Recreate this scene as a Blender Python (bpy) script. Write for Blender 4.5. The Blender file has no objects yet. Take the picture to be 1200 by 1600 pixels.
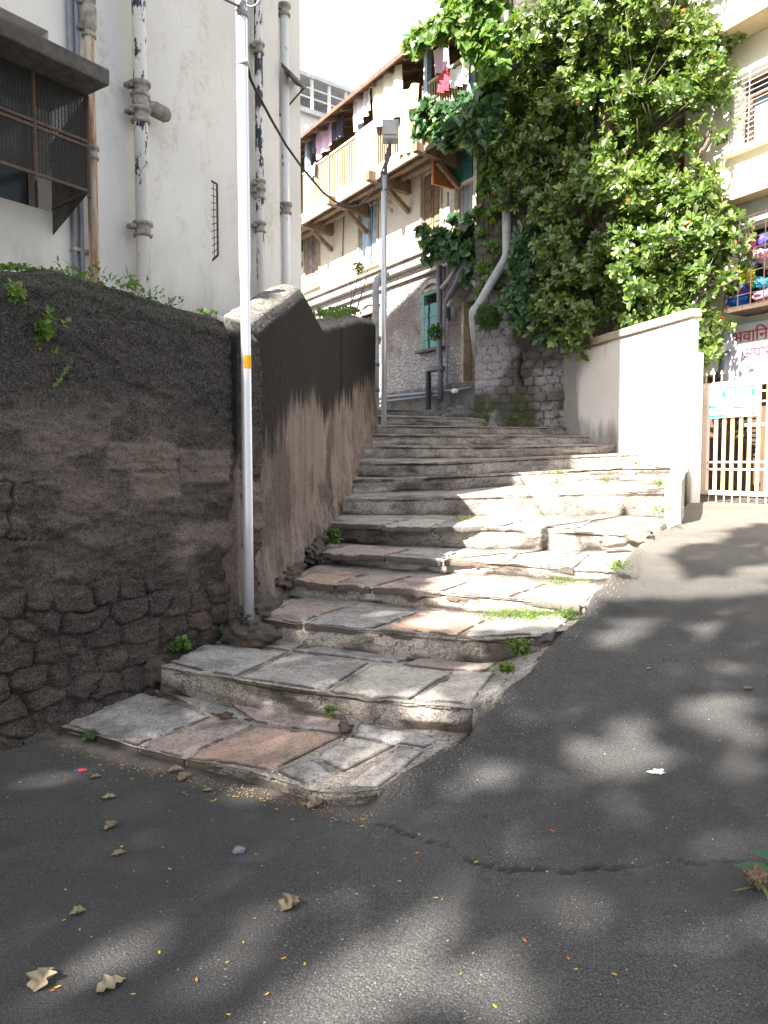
import bpy, math, random
import numpy as np
from mathutils import Vector, Matrix
rnd = random.Random(11); rng = np.random.default_rng(11)
S = bpy.context.scene; C = S.collection
R = math.radians
# ------------------------------------------------------------------ camera model
F = 1200.0; TH = R(3.58); EYE = 1.55
def ray(px, py):
    v = (800-py)/F
    return Vector(((px-600)/F, math.cos(TH)+v*math.sin(TH), -math.sin(TH)+v*math.cos(TH)))
def P(px, py, Y):
    d = ray(px, py); s = Y/d.y
    return Vector((d.x*s, Y, EYE+d.z*s))
class Frame:                       # vertical plane X = a + b*Y ; n = unit normal to the camera's side
    def __init__(s, a, b, side):
        k = math.sqrt(1+b*b); s.d = Vector((b/k, 1/k, 0)); s.n = Vector((side/k, -side*b/k, 0)); s.o = Vector((a, 0, 0))
    def hit(s, px, py, depth=0.0):
        r = ray(px, py); o = s.o+s.n*depth; c = Vector((0, 0, EYE))
        t = (o-c).dot(s.n)/r.dot(s.n); p = c+r*t
        return (p-s.o).dot(s.d), p.z
    def pt(s, a, z, depth=0.0):
        p = s.o+s.d*a+s.n*depth; return Vector((p.x, p.y, z))
# ------------------------------------------------------------------ numpy noise
def _h(ix, iy, seed):
    v = np.sin(ix*127.1+iy*311.7+seed*74.7)*43758.5453
    return v-np.floor(v)
def vn(x, y, seed=0):
    ix = np.floor(x); iy = np.floor(y); fx = x-ix; fy = y-iy
    fx = fx*fx*(3-2*fx); fy = fy*fy*(3-2*fy)
    a = _h(ix, iy, seed); b = _h(ix+1, iy, seed); c = _h(ix, iy+1, seed); d = _h(ix+1, iy+1, seed)
    return (a*(1-fx)+b*fx)*(1-fy)+(c*(1-fx)+d*fx)*fy
def fbm(x, y, o=4, seed=0):
    x = np.asarray(x, float); y = np.asarray(y, float); r = 0; a = .5; t = 0
    for i in range(o):
        r = r+a*vn(x, y, seed+i*13); t += a; a *= .5; x = x*2.03+3.1; y = y*2.03+1.7
    return r/t
def worley(x, y, jit=.8, seed=0):
    ix = np.floor(x); iy = np.floor(y); f1 = np.full(x.shape, 9.); f2 = np.full(x.shape, 9.); idv = np.zeros(x.shape)
    for dx in (-1, 0, 1):
        for dy in (-1, 0, 1):
            cx = ix+dx; cy = iy+dy
            ox = cx+.5+jit*(_h(cx, cy, seed)-.5)+.5*(np.mod(cy, 2)-.5); oy = cy+.5+jit*.6*(_h(cx, cy, seed+5)-.5)
            d = np.maximum(np.abs(ox-x), np.abs(oy-y))*.6+.4*np.hypot(ox-x, oy-y)
            c = _h(cx, cy, seed+9)
            n1 = d < f1
            f2 = np.where(n1, f1, np.minimum(f2, d)); idv = np.where(n1, c, idv); f1 = np.where(n1, d, f1)
    return f1, f2, idv
def ss(a, b, x):
    t = np.clip((x-a)/(b-a), 0, 1); return t*t*(3-2*t)
# ------------------------------------------------------------------ objects
def wloc(o):
    v = Vector((0, 0, 0))
    while o is not None: v = v+o.location; o = o.parent
    return v
def tag(o, label=None, cat=None, group=None, kind=None):
    if label: o['label'] = label
    if cat: o['category'] = cat
    if group: o['group'] = group
    if kind: o['kind'] = kind
    return o
def thing(name, loc, label, cat, group=None):
    o = bpy.data.objects.new(name, None); C.objects.link(o); o.location = loc; o.empty_display_size = .2
    return tag(o, label, cat, group)
def link(name, me, mat, parent, smooth=False):
    o = bpy.data.objects.new(name, me); C.objects.link(o); o.parent = parent
    if mat is not None: me.materials.append(mat)
    if smooth: me.polygons.foreach_set('use_smooth', [True]*len(me.polygons))
    return o
def np_mesh(name, V, T, mat, parent=None, smooth=False, attrs=None, origin=None):
    """V (n,3) world verts, T (m,k) faces"""
    me = bpy.data.meshes.new(name); n, k = T.shape
    loc = wloc(parent) if parent is not None else Vector((0, 0, 0))
    if origin is not None: loc = loc+(Vector(origin)-loc)
    V = V-np.array(loc)
    me.vertices.add(len(V)); me.vertices.foreach_set('co', np.ascontiguousarray(V, dtype=np.float32).ravel())
    me.loops.add(n*k); me.loops.foreach_set('vertex_index', T.astype(np.int32).ravel())
    me.polygons.add(n); me.polygons.foreach_set('loop_start', np.arange(0, n*k, k, dtype=np.int32))
    if attrs:
        for a, v in attrs.items():
            at = me.attributes.new(a, 'FLOAT', 'POINT'); at.data.foreach_set('value', np.ascontiguousarray(v, dtype=np.float32).ravel())
    me.update(calc_edges=True); me.validate()
    o = link(name, me, mat, parent, smooth)
    if origin is not None: o.location = Vector(origin)-(wloc(parent) if parent is not None else Vector((0, 0, 0)))
    return o
def grid_faces(nu, nv, off=0):
    i = np.arange((nu-1)*(nv-1)); a = i//(nv-1); b = i % (nv-1); p = a*nv+b+off
    return np.stack([p, p+nv, p+nv+1, p+1], 1)
class MB:
    def __init__(s): s.v = []; s.f = []
    def poly(s, pts):
        b = len(s.v); s.v += [tuple(p) for p in pts]; s.f.append(tuple(range(b, b+len(pts)))); return s
    def hexa(s, p):                # 8 points: bottom 4, top 4
        b = len(s.v); s.v += [tuple(q) for q in p]
        s.f += [tuple(b+i for i in q) for q in ((3, 2, 1, 0), (4, 5, 6, 7), (0, 1, 5, 4), (1, 2, 6, 5), (2, 3, 7, 6), (3, 0, 4, 7))]
        return s
    def box(s, fr, s0, s1, z0, z1, d0, d1):
        q = [(s0, d0), (s1, d0), (s1, d1), (s0, d1)]
        return s.hexa([fr.pt(a, z0, d) for a, d in q]+[fr.pt(a, z1, d) for a, d in q])
    def bar(s, a, b, w, h=None):
        a = Vector(a); b = Vector(b); h = w if h is None else h; t = (b-a).normalized()
        u = t.cross(Vector((0, 0, 1)));
        if u.length < .05: u = t.cross(Vector((0, 1, 0)))
        u.normalize(); v = u.cross(t).normalized(); u = u*w/2; v = v*h/2
        return s.hexa([a-u-v, a+u-v, a+u+v, a-u+v, b-u-v, b+u-v, b+u+v, b-u+v])
    def tube(s, pts, r, n=10, caps=True):
        pts = [Vector(p) for p in pts]; rs = r if isinstance(r, (list, tuple)) else [r]*len(pts); b = len(s.v); pu = None
        for i, p in enumerate(pts):
            t = (pts[min(i+1, len(pts)-1)]-pts[max(i-1, 0)]).normalized()
            if pu is None:
                pu = t.cross(Vector((.31, .92, .11)));
                if pu.length < .1: pu = t.cross(Vector((1, 0, 0)))
            else: pu = pu-t*pu.dot(t)
            pu.normalize(); w = t.cross(pu)
            for k in range(n):
                a = 2*math.pi*k/n; s.v.append(tuple(p+(pu*math.cos(a)+w*math.sin(a))*rs[i]))
        for i in range(len(pts)-1):
            for k in range(n):
                k2 = (k+1) % n; s.f.append((b+i*n+k, b+i*n+k2, b+(i+1)*n+k2, b+(i+1)*n+k))
        if caps: s.f.append(tuple(b+k for k in range(n))[::-1]); s.f.append(tuple(b+(len(pts)-1)*n+k for k in range(n)))
        return s
    def build(s, name, mat, parent=None, smooth=False, bevel=0, origin=None):
        me = bpy.data.meshes.new(name); lp = wloc(parent) if parent is not None else Vector((0, 0, 0))
        loc = Vector(origin) if origin is not None else lp
        me.from_pydata([tuple(Vector(v)-loc) for v in s.v], [], s.f); me.update()
        o = link(name, me, mat, parent, smooth)
        o.location = loc-lp
        if bevel:
            m = o.modifiers.new('bevel', 'BEVEL'); m.width = bevel; m.segments = 2; m.limit_method = 'ANGLE'
        return o
def lump(c, r, seed=0, n=18, amp=.25, freq=2.0, sy=None):
    """noisy ellipsoid arrays"""
    us = np.linspace(0, 2*np.pi, n*2, endpoint=False); vs = np.linspace(.02, np.pi-.02, n)
    U, W = np.meshgrid(us, vs, indexing='ij'); x = np.cos(U)*np.sin(W); y = np.sin(U)*np.sin(W); z = np.cos(W)
    k = 1+amp*(fbm(x*freq+seed, y*freq+z*freq*1.3, 4, seed)-.5)*2
    V = np.stack([c[0]+r[0]*x*k, c[1]+r[1]*y*k, c[2]+r[2]*z*k], -1).reshape(-1, 3)
    nu = n*2; i = np.arange(nu*(n-1)); a = i//(n-1); b = i % (n-1); p = a*n+b; q = ((a+1) % nu)*n+b
    return V, np.stack([p, p+1, q+1, q], 1)
# ------------------------------------------------------------------ materials
class NG:
    def __init__(s, name):
        s.m = bpy.data.materials.new(name); s.m.use_nodes = True; s.t = s.m.node_tree; s.t.nodes.clear()
        s.out = s.t.nodes.new('ShaderNodeOutputMaterial'); s.geo = s.t.nodes.new('ShaderNodeNewGeometry'); s.pos = s.geo.outputs['Position']
    def N(s, ty, ins=None, **kw):
        n = s.t.nodes.new(ty)
        for k, v in kw.items(): setattr(n, k, v)
        for k, v in (ins or {}).items(): s.set(n.inputs[k], v)
        return n
    def set(s, i, v):
        if isinstance(v, bpy.types.NodeSocket): s.t.links.new(v, i)
        elif isinstance(v, tuple) and len(v) == 3 and i.type == 'RGBA': i.default_value = (*v, 1)
        else: i.default_value = v
    def sc(s, x, y, z, off=0, vec=None):
        m = s.N('ShaderNodeMapping', {'Vector': vec or s.pos, 'Scale': (x, y, z), 'Location': (off, off*.7, off*.3)}); return m.outputs[0]
    def noise(s, scale, detail=5, rough=.6, vec=None, dist=0.):
        return s.N('ShaderNodeTexNoise', {'Vector': vec or s.pos, 'Scale': scale, 'Detail': detail, 'Roughness': rough, 'Distortion': dist}).outputs['Fac']
    def vor(s, scale, feature='F1', vec=None, rnd=1., out='Distance'):
        return s.N('ShaderNodeTexVoronoi', {'Vector': vec or s.pos, 'Scale': scale, 'Randomness': rnd}, feature=feature).outputs[out]
    def rmp(s, f, a, b, c=0., d=1.):
        n = s.N('ShaderNodeMapRange', {'Value': f, 'From Min': a, 'From Max': b, 'To Min': c, 'To Max': d}); n.clamp = True; return n.outputs[0]
    def mx(s, f, a, b, mode='MIX'):
        n = s.N('ShaderNodeMix'); n.data_type = 'RGBA'; n.blend_type = mode; n.clamp_factor = True
        s.set(n.inputs[0], f); s.set(n.inputs[6], a); s.set(n.inputs[7], b); return n.outputs[2]
    def ma(s, op, a, b=0., c=0.):
        n = s.N('ShaderNodeMath', operation=op); s.set(n.inputs[0], a); s.set(n.inputs[1], b); s.set(n.inputs[2], c); return n.outputs[0]
    def attr(s, name): return s.N('ShaderNodeAttribute', attribute_name=name).outputs['Fac']
    def z(s): return s.N('ShaderNodeSeparateXYZ', {'Vector': s.pos}).outputs[2]
    def planar(s, d):
        dt = s.N('ShaderNodeVectorMath', {0: s.pos, 1: tuple(d)}, operation='DOT_PRODUCT').outputs['Value']
        return s.N('ShaderNodeCombineXYZ', {0: dt, 1: s.z()}).outputs[0]
    def fin(s, col, rough=.85, bump=None, strength=.5, dist=.01, metal=0., spec=.3, extra=None, trans=None):
        p = s.N('ShaderNodeBsdfPrincipled', {'Base Color': col, 'Roughness': rough, 'Metallic': metal, 'Specular IOR Level': spec})
        for k, v in (extra or {}).items(): s.set(p.inputs[k], v)
        if bump is not None:
            b = s.N('ShaderNodeBump', {'Height': bump, 'Strength': strength, 'Distance': dist}); s.t.links.new(b.outputs[0], p.inputs['Normal'])
        o = p.outputs[0]
        if trans:
            t = s.N('ShaderNodeBsdfTranslucent', {'Color': trans[0]}); mxs = s.N('ShaderNodeMixShader', {0: trans[1]})
            s.t.links.new(o, mxs.inputs[1]); s.t.links.new(t.outputs[0], mxs.inputs[2]); o = mxs.outputs[0]
        s.t.links.new(o, s.out.inputs[0]); return s.m
def simple(name, col, rough=.7, var=.25, scale=8., metal=0., bump=.2, spec=.3, grime=0., streak=False):
    g = NG(name); v = g.sc(1, 1, .18) if streak else None
    n = g.noise(scale, 6, .65, vec=v); n2 = g.noise(scale*.23, 4, .6)
    c = g.mx(g.rmp(n, .3, .7), tuple(x*(1-var) for x in col), tuple(min(1, x*(1+var*.6)) for x in col))
    if grime:
        c = g.mx(g.ma('MULTIPLY', g.rmp(n2, .42, .68), grime), c, (.05, .042, .035))
    return g.fin(c, rough, g.noise(scale*6, 4, .7), bump, .004, metal, spec)
M = {}
# asphalt
g = NG('asphalt'); big = g.noise(.55, 5, .6); med = g.noise(5, 6, .7); fin_ = g.noise(140, 3, .8); st = g.noise(1, 5, .65, vec=g.sc(1.2, 9, 1))
c = g.mx(g.rmp(big, .35, .65), (.033, .034, .037), (.068, .067, .066)); c = g.mx(g.rmp(med, .35, .75, 0, .6), c, (.036, .034, .034))
c = g.mx(g.rmp(st, .5, .75, 0, .5), c, (.088, .085, .081))
sp = g.vor(70); c = g.mx(g.rmp(sp, .0, .22, .75, 0), c, (.24, .22, .20)); gr = g.noise(260, 2, .6); c = g.mx(g.rmp(fin_, .53, .62, 0, .7), c, (.15, .145, .135)); c = g.mx(g.rmp(gr, .55, .64, 0, .4), c, (.19, .185, .175)); c = g.mx(g.rmp(gr, .45, .36, 0, .55), c, (.022, .022, .024)); gw = g.vor(38); c = g.mx(g.ma('MULTIPLY', g.rmp(gw, .13, .08), g.rmp(med, .5, .56)), c, (.36, .35, .33)); c = g.mx(g.ma('MULTIPLY', g.rmp(g.ma('ADD', g.z(), g.ma('MULTIPLY', big, .35)), .62, 1.0), .8), c, g.mx(g.rmp(med, .3, .7), (.15, .135, .115), (.23, .21, .185))); c = g.mx(g.rmp(fin_, .38, .46, .8, 0), c, (.022, .022, .024))
wh = g.noise(.9, 6, .72, vec=g.sc(1, 1, 1, 7)); c = g.mx(g.rmp(wh, .58, .72, 0, .45), c, (.14, .132, .12))
dust = g.attr('dust'); c = g.mx(g.ma('MULTIPLY', dust, g.rmp(med, .3, .6)), c, (.22, .18, .14))
crack = g.attr('crack'); c = g.mx(crack, c, (.02, .018, .017))
hgt = g.ma('SUBTRACT', g.ma('ADD', g.ma('ADD', g.ma('MULTIPLY', fin_, .9), g.ma('MULTIPLY', g.rmp(sp, 0, .5), .5)), g.ma('MULTIPLY', med, 1.2)), g.ma('MULTIPLY', crack, 1.5))
pt = g.noise(.35, 3, .5, vec=g.sc(1, 1, 1, 11)); c = g.mx(g.rmp(pt, .5, .6, 0, .45), c, (.03, .029, .031))
M['asphalt'] = g.fin(c, g.rmp(med, .3, .7, .75, .95), hgt, .9, .007, spec=.3)
# front retaining wall (plaster over rubble) : attributes stone, cell
g = NG('rubble wall'); st = g.attr('stone'); cell = g.attr('cell'); mor = g.attr('gap'); pa = g.attr('patch')
n1 = g.noise(3, 7, .7); n2 = g.noise(26, 6, .75); n3 = g.noise(90, 3, .7); z = g.z()
pl = g.mx(g.rmp(n1, .35, .65), (.08, .065, .056), (.27, .215, .18)); pl = g.mx(g.rmp(n2, .45, .7, 0, .8), pl, (.052, .043, .038)); pl = g.mx(g.rmp(n3, .62, .8, 0, .6), pl, (.30, .26, .23))
pl = g.mx(pa, pl, g.mx(n2, (.42, .34, .285), (.29, .23, .19)))
sc_ = g.mx(cell, (.075, .05, .045), (.105, .088, .075)); sc_ = g.mx(g.rmp(cell, .6, 1), sc_, (.14, .085, .07)); sc_ = g.mx(g.rmp(n2, .4, .7, 0, .7), sc_, (.05, .04, .035)); sc_ = g.mx(g.rmp(n3, .6, .8, 0, .5), sc_, (.2, .17, .15))
c = g.mx(st, pl, sc_); gA = g.noise(170, 2, .6); gB = g.noise(60, 4, .75); c = g.mx(mor, c, g.mx(g.rmp(n1, .45, .58), (.035, .028, .023), (.15, .12, .098)))
st2 = g.noise(1, 7, .72, vec=g.sc(3, 3, 13)); c = g.mx(g.ma('MULTIPLY', g.rmp(st2, .48, .62), .45), c, (.27, .215, .178)); c = g.mx(g.rmp(g.noise(9, 7, .75), .52, .66, 0, .6), c, (.24, .185, .15)); c = g.mx(g.rmp(st2, .3, .44, .6, 0), c, (.04, .033, .03))
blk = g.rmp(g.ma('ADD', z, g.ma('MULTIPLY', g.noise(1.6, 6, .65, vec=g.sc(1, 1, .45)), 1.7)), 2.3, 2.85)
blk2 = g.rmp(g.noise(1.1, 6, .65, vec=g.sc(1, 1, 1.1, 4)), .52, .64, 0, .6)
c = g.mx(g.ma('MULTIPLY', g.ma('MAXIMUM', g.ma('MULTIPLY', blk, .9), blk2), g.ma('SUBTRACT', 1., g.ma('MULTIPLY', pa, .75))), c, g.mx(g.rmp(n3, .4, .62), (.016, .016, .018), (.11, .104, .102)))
c = g.mx(g.rmp(gB, .54, .62, 0, .5), c, (.24, .20, .175)); c = g.mx(g.rmp(gB, .46, .38, 0, .65), c, (.018, .016, .015)); c = g.mx(g.rmp(gA, .56, .64, 0, .5), c, (.30, .27, .24)); c = g.mx(g.rmp(gA, .45, .38, 0, .5), c, (.012, .011, .011))
c = g.mx(g.ma('MULTIPLY', g.rmp(z, 2.35, 2.6), g.rmp(n2, .5, .62)), c, (.035, .06, .012))
M['rubble'] = g.fin(c, .92, g.ma('ADD', g.ma('MULTIPLY', n2, 1.2), g.ma('MULTIPLY', n3, .8)), 1., .045, spec=.2)
# second wall: streaked render
g = NG('streaked render'); z = g.z(); a = g.attr('top')
s1 = g.noise(1, 6, .65, vec=g.sc(5, 5, .35)); s2 = g.noise(1, 5, .7, vec=g.sc(15, 15, .8)); n2 = g.noise(30, 6, .75); n0 = g.noise(1.3, 5, .6)
c = g.mx(g.rmp(s1, .3, .65), (.13, .105, .09), (.30, .24, .205)); c = g.mx(g.rmp(s2, .54, .66, 0, .6), c, (.30, .255, .225)); c = g.mx(g.rmp(s2, .34, .46, .5, 0), c, (.045, .034, .03)); c = g.mx(g.rmp(g.noise(70, 4, .75), .55, .7, 0, .5), c, (.33, .27, .23)); c = g.mx(g.rmp(n2, .5, .75, 0, .4), c, (.06, .045, .04))
c = g.mx(g.rmp(n0, .5, .62, 0, .7), c, (.06, .046, .04)); c = g.mx(g.rmp(n2, .42, .3, 0, .6), c, (.04, .03, .027))
dk = g.rmp(g.ma('ADD', g.ma('ADD', a, g.ma('MULTIPLY', s1, 1.1)), g.ma('MULTIPLY', n0, .5)), -.30, -.10)
c = g.mx(g.ma('MULTIPLY', dk, .97), c, g.mx(g.rmp(n2, .35, .7), (.010, .009, .009), (.042, .037, .034)))
c = g.mx(g.ma('MULTIPLY', g.rmp(a, -.35, -.02), g.rmp(g.noise(2.2, 4, .6), .56, .66)), c, (.06, .075, .012))
c = g.mx(g.ma('MULTIPLY', g.attr('cap'), g.rmp(n2, .35, .6)), c, (.30, .285, .27))
gA = g.noise(150, 2, .6); gB = g.noise(55, 4, .75, vec=g.sc(1, 1, .5)); c = g.mx(g.rmp(gB, .54, .64, 0, .4), c, (.30, .25, .22)); c = g.mx(g.rmp(gB, .45, .37, 0, .45), c, (.03, .025, .022)); c = g.mx(g.rmp(gA, .44, .37, 0, .4), c, (.02, .017, .015)); c = g.mx(g.ma('MULTIPLY', g.ma('MULTIPLY', dk, .75), g.ma('SUBTRACT', 1., g.attr('cap'))), c, (.012, .011, .011))
M['render2'] = g.fin(c, .92, g.ma('ADD', g.ma('MULTIPLY', n2, 1.2), g.ma('ADD', g.ma('MULTIPLY', s2, .5), g.noise(90, 3, .7))), 1., .014, spec=.2)
# steps
def stepmat(name, A, B, D, dark=.7):
    g = NG(name); n1 = g.noise(4, 6, .7); n2 = g.noise(22, 6, .75); n3 = g.noise(80, 3, .7); n0 = g.noise(1.4, 5, .65)
    c = g.mx(g.rmp(n1, .35, .65), A, B); c = g.mx(g.rmp(n2, .52, .7, 0, dark), c, D); c = g.mx(g.rmp(n0, .5, .64, 0, .55), c, D)
    c = g.mx(g.rmp(n3, .54, .64, 0, .45), c, tuple(min(.8, x*1.4) for x in B)); gA = g.noise(150, 2, .6); c = g.mx(g.rmp(gA, .46, .38, 0, .6), c, D); c = g.mx(g.rmp(n3, .45, .38, 0, .6), c, tuple(x*.6 for x in D))
    cr = g.vor(2.6, 'DISTANCE_TO_EDGE', vec=g.N('ShaderNodeVectorMath', {0: g.pos, 1: g.N('ShaderNodeTexNoise', {'Scale': 5., 'Detail': 4.}).outputs['Color']}, operation='ADD').outputs[0])
    crk = g.ma('MULTIPLY', g.rmp(cr, 0, .012, 1, 0), .75); c = g.mx(crk, c, (.03, .026, .022))
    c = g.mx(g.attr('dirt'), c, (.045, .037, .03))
    return g.fin(c, .9, g.ma('SUBTRACT', g.ma('ADD', n2, g.ma('MULTIPLY', n3, .4)), crk), .9, .012, spec=.25)
M['riser'] = stepmat('worn step', (.30, .265, .235), (.50, .455, .41), (.085, .068, .056), .9)
def slabmat(name, A, B, D):
    g = NG(name); n1 = g.noise(2.5, 6, .65); n2 = g.noise(24, 6, .75); n3 = g.noise(120, 3, .7)
    c = g.mx(g.rmp(n1, .3, .7), A, B); c = g.mx(g.rmp(n2, .5, .66, 0, .75), c, D); c = g.mx(g.rmp(g.noise(7, 6, .75), .5, .62, 0, .45), c, D); c = g.mx(g.rmp(n3, .54, .64, 0, .4), c, tuple(min(.8, x*1.35) for x in B)); gA = g.noise(55, 4, .7); c = g.mx(g.rmp(gA, .45, .38, 0, .7), c, D); c = g.mx(g.rmp(n3, .44, .37, 0, .6), c, tuple(x*.5 for x in D))
    c = g.mx(g.attr('dirt'), c, (.055, .045, .037))
    return g.fin(c, .82, g.ma('ADD', n2, g.ma('MULTIPLY', n3, .4)), .9, .01, spec=.3)
M['pink'] = slabmat('pink sandstone', (.40, .27, .215), (.48, .34, .275), (.19, .145, .12))
M['grey'] = slabmat('grey flagstone', (.30, .29, .28), (.45, .43, .41), (.13, .12, .112))
M['cream'] = slabmat('pale flagstone', (.40, .37, .34), (.53, .49, .44), (.19, .165, .14))
M['mauve'] = slabmat('mauve flagstone', (.36, .29, .26), (.44, .36, .325), (.15, .125, .115))
# left building plaster
g = NG('cream plaster'); n0 = g.noise(.8, 5, .6); n1 = g.noise(3, 7, .7, vec=g.sc(1, 1, .5)); n2 = g.noise(16, 6, .7); stv = g.noise(1, 5, .65, vec=g.sc(6, 6, .25))
c = g.mx(g.rmp(n0, .3, .7), (.51, .505, .49), (.61, .605, .585)); c = g.mx(g.rmp(stv, .55, .78, 0, .3), c, (.50, .48, .44))
pl_ = g.ma('MULTIPLY', g.rmp(n1, .52, .62), g.rmp(n2, .42, .6)); c = g.mx(g.ma('MULTIPLY', pl_, .55), c, (.36, .33, .29))
cr = g.vor(1.7, 'DISTANCE_TO_EDGE', vec=g.N('ShaderNodeVectorMath', {0: g.pos, 1: g.N('ShaderNodeTexNoise', {'Scale': 4., 'Detail': 5.}).outputs['Color']}, operation='ADD').outputs[0])
crk = g.ma('MULTIPLY', g.rmp(cr, 0, .009, 1, 0), g.rmp(n0, .54, .64, 0, .35)); c = g.mx(crk, c, (.2, .18, .16))
zz = g.ma('SUBTRACT', 3.9, g.z()); c = g.mx(g.ma('MULTIPLY', g.rmp(zz, 0, 1.3), g.rmp(n1, .35, .6, 0, .7)), c, (.35, .32, .27))
M['plaster'] = g.fin(c, .9, g.ma('ADD', g.ma('MULTIPLY', n2, .6), n1), .35, .012, spec=.2)
# pipes with flaking paint
def pipemat(name, base, flake, thr, rust=0., zlo=None):
    g = NG(name); n = g.noise(1, 6, .7, vec=g.sc(13, 13, 4)); n2 = g.noise(40, 4, .7); v = g.noise(1, 3, .6, vec=g.sc(2, 2, .7, 3))
    c = g.mx(g.rmp(n2, .3, .7), tuple(x*.85 for x in base), base)
    if rust: c = g.mx(g.ma('MULTIPLY', g.rmp(g.noise(1, 5, .7, vec=g.sc(9, 9, .8)), .48, .6), rust), c, (.26, .11, .04))
    fk = g.rmp(g.ma('ADD', n, g.ma('MULTIPLY', v, .35)), thr, thr+.02)
    if zlo: fk = g.rmp(g.ma('ADD', g.ma('ADD', n, g.ma('MULTIPLY', v, .35)), g.rmp(g.z(), zlo-.5, zlo+.4, -.16, 0)), thr, thr+.02)
    c = g.mx(fk, c, flake); return g.fin(c, .6, n, .4, .004, spec=.4)
M['pipe'] = pipemat('flaking white pipe', (.62, .62, .62), (.03, .03, .045), .80)
M['pipepeel'] = pipemat('badly flaking pipe', (.60, .60, .60), (.025, .025, .045), .67, 0., 4.1)
M['piperust'] = pipemat('rusty cream pipe', (.50, .46, .40), (.05, .05, .06), .84, .9)
M['collar'] = simple('lichened pipe collar', (.30, .29, .26), .8, .5, 30, bump=.6, grime=.6)
M['conduit'] = simple('grey blue conduit', (.22, .24, .30), .5, .2, 10, bump=.1)
M['pvc'] = simple('grey plastic pipe', (.42, .43, .45), .5, .2, 6, bump=.1, grime=.35)
M['pvcdark'] = simple('dark grey pipe', (.12, .13, .16), .5, .2, 8, bump=.1)
g = NG('galvanised steel'); n = g.noise(1, 5, .6, vec=g.sc(10, 10, .5)); n2 = g.noise(60, 3, .7)
c = g.mx(n, (.50, .51, .55), (.72, .73, .76)); c = g.mx(g.rmp(n2, .55, .75, 0, .3), c, (.3, .29, .28)); M['steel'] = g.fin(c, .38, n2, .12, .002, metal=.55, spec=.5)
M['orange'] = simple('orange band', (.75, .30, .01), .5, .1, 8)
M['concrete'] = simple('dark weathered concrete', (.16, .155, .145), .95, .5, 12, bump=.9, grime=.7)
M['soil'] = simple('dark soil and rubble', (.085, .068, .055), .97, .5, 22, bump=1., grime=.5)
M['darkconc'] = simple('blackened concrete', (.095, .092, .088), .95, .5, 14, bump=1., grime=.6)
M['concpale'] = simple('pale concrete', (.42, .38, .33), .95, .35, 9, bump=.7, grime=.5)
M['black'] = simple('dark interior', (.02, .02, .022), .9, .3, 5)
M['glassdark'] = simple('dim window glass', (.05, .06, .075), .15, .3, 3, bump=.05, spec=.6)
M['wire'] = simple('dark wire', (.018, .018, .018), .6, .3, 20)
M['rustiron'] = simple('rusty iron', (.09, .06, .045), .8, .4, 25)
M['wood'] = simple('weathered wood', (.23, .16, .105), .85, .45, 8, bump=.5, streak=True, grime=.4)
M['woodpale'] = simple('pale timber', (.42, .34, .25), .85, .4, 9, bump=.5, grime=.4)  # timber with a lighter base colour than the plain wood
M['greywood'] = simple('grey weathered wood', (.30, .26, .23), .85, .4, 10, bump=.5, streak=True, grime=.3)
M['teal'] = simple('teal paint', (.13, .30, .29), .7, .35, 10, bump=.4, streak=True, grime=.35)
M['bluepaint'] = simple('pale blue paint', (.40, .52, .66), .7, .3, 10, bump=.3, grime=.25)
M['tealdark'] = simple('deep teal paint', (.03, .14, .12), .7, .3, 10)
M['orangewood'] = simple('orange brown shutter', (.34, .12, .045), .7, .3, 10, bump=.4, streak=True)
M['railing'] = simple('straw coloured railing', (.50, .43, .28), .7, .3, 12)
M['roofsheet'] = simple('rusty roof sheet', (.14, .085, .06), .8, .4, 6, bump=.5)
M['oliveboard'] = simple('olive boarding', (.16, .12, .05), .85, .35, 5)
M['whitecloth'] = simple('white cloth', (.78, .76, .78), .9, .06, 5, bump=.3)
M['creamcloth'] = simple('cream cloth', (.80, .78, .62), .9, .06, 5, bump=.3)
M['limecloth'] = simple('lime cloth', (.52, .62, .22), .9, .1, 5, bump=.3)
M['pinkcloth'] = simple('pale pink cloth', (.75, .55, .72), .9, .1, 5, bump=.3)
M['redcloth'] = simple('red cloth', (.55, .06, .09), .9, .2, 6, bump=.3)
M['darkcloth'] = simple('patterned dark cloth', (.13, .13, .19), .9, .8, 30, bump=.3)
M['bluecloth'] = simple('blue cloth', (.25, .33, .62), .9, .2, 6, bump=.3)
for k, v in {'sackyellow': (.50, .45, .03), 'sackviolet': (.07, .06, .26), 'sackblue': (.02, .12, .45), 'sackcyan': (.03, .28, .42), 'sackpink': (.42, .2, .27), 'sackmagenta': (.30, .02, .16), 'sackpale': (.35, .45, .60)}.items():
    M[k] = simple(k, v, .6, .25, 14, bump=.6)
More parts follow.
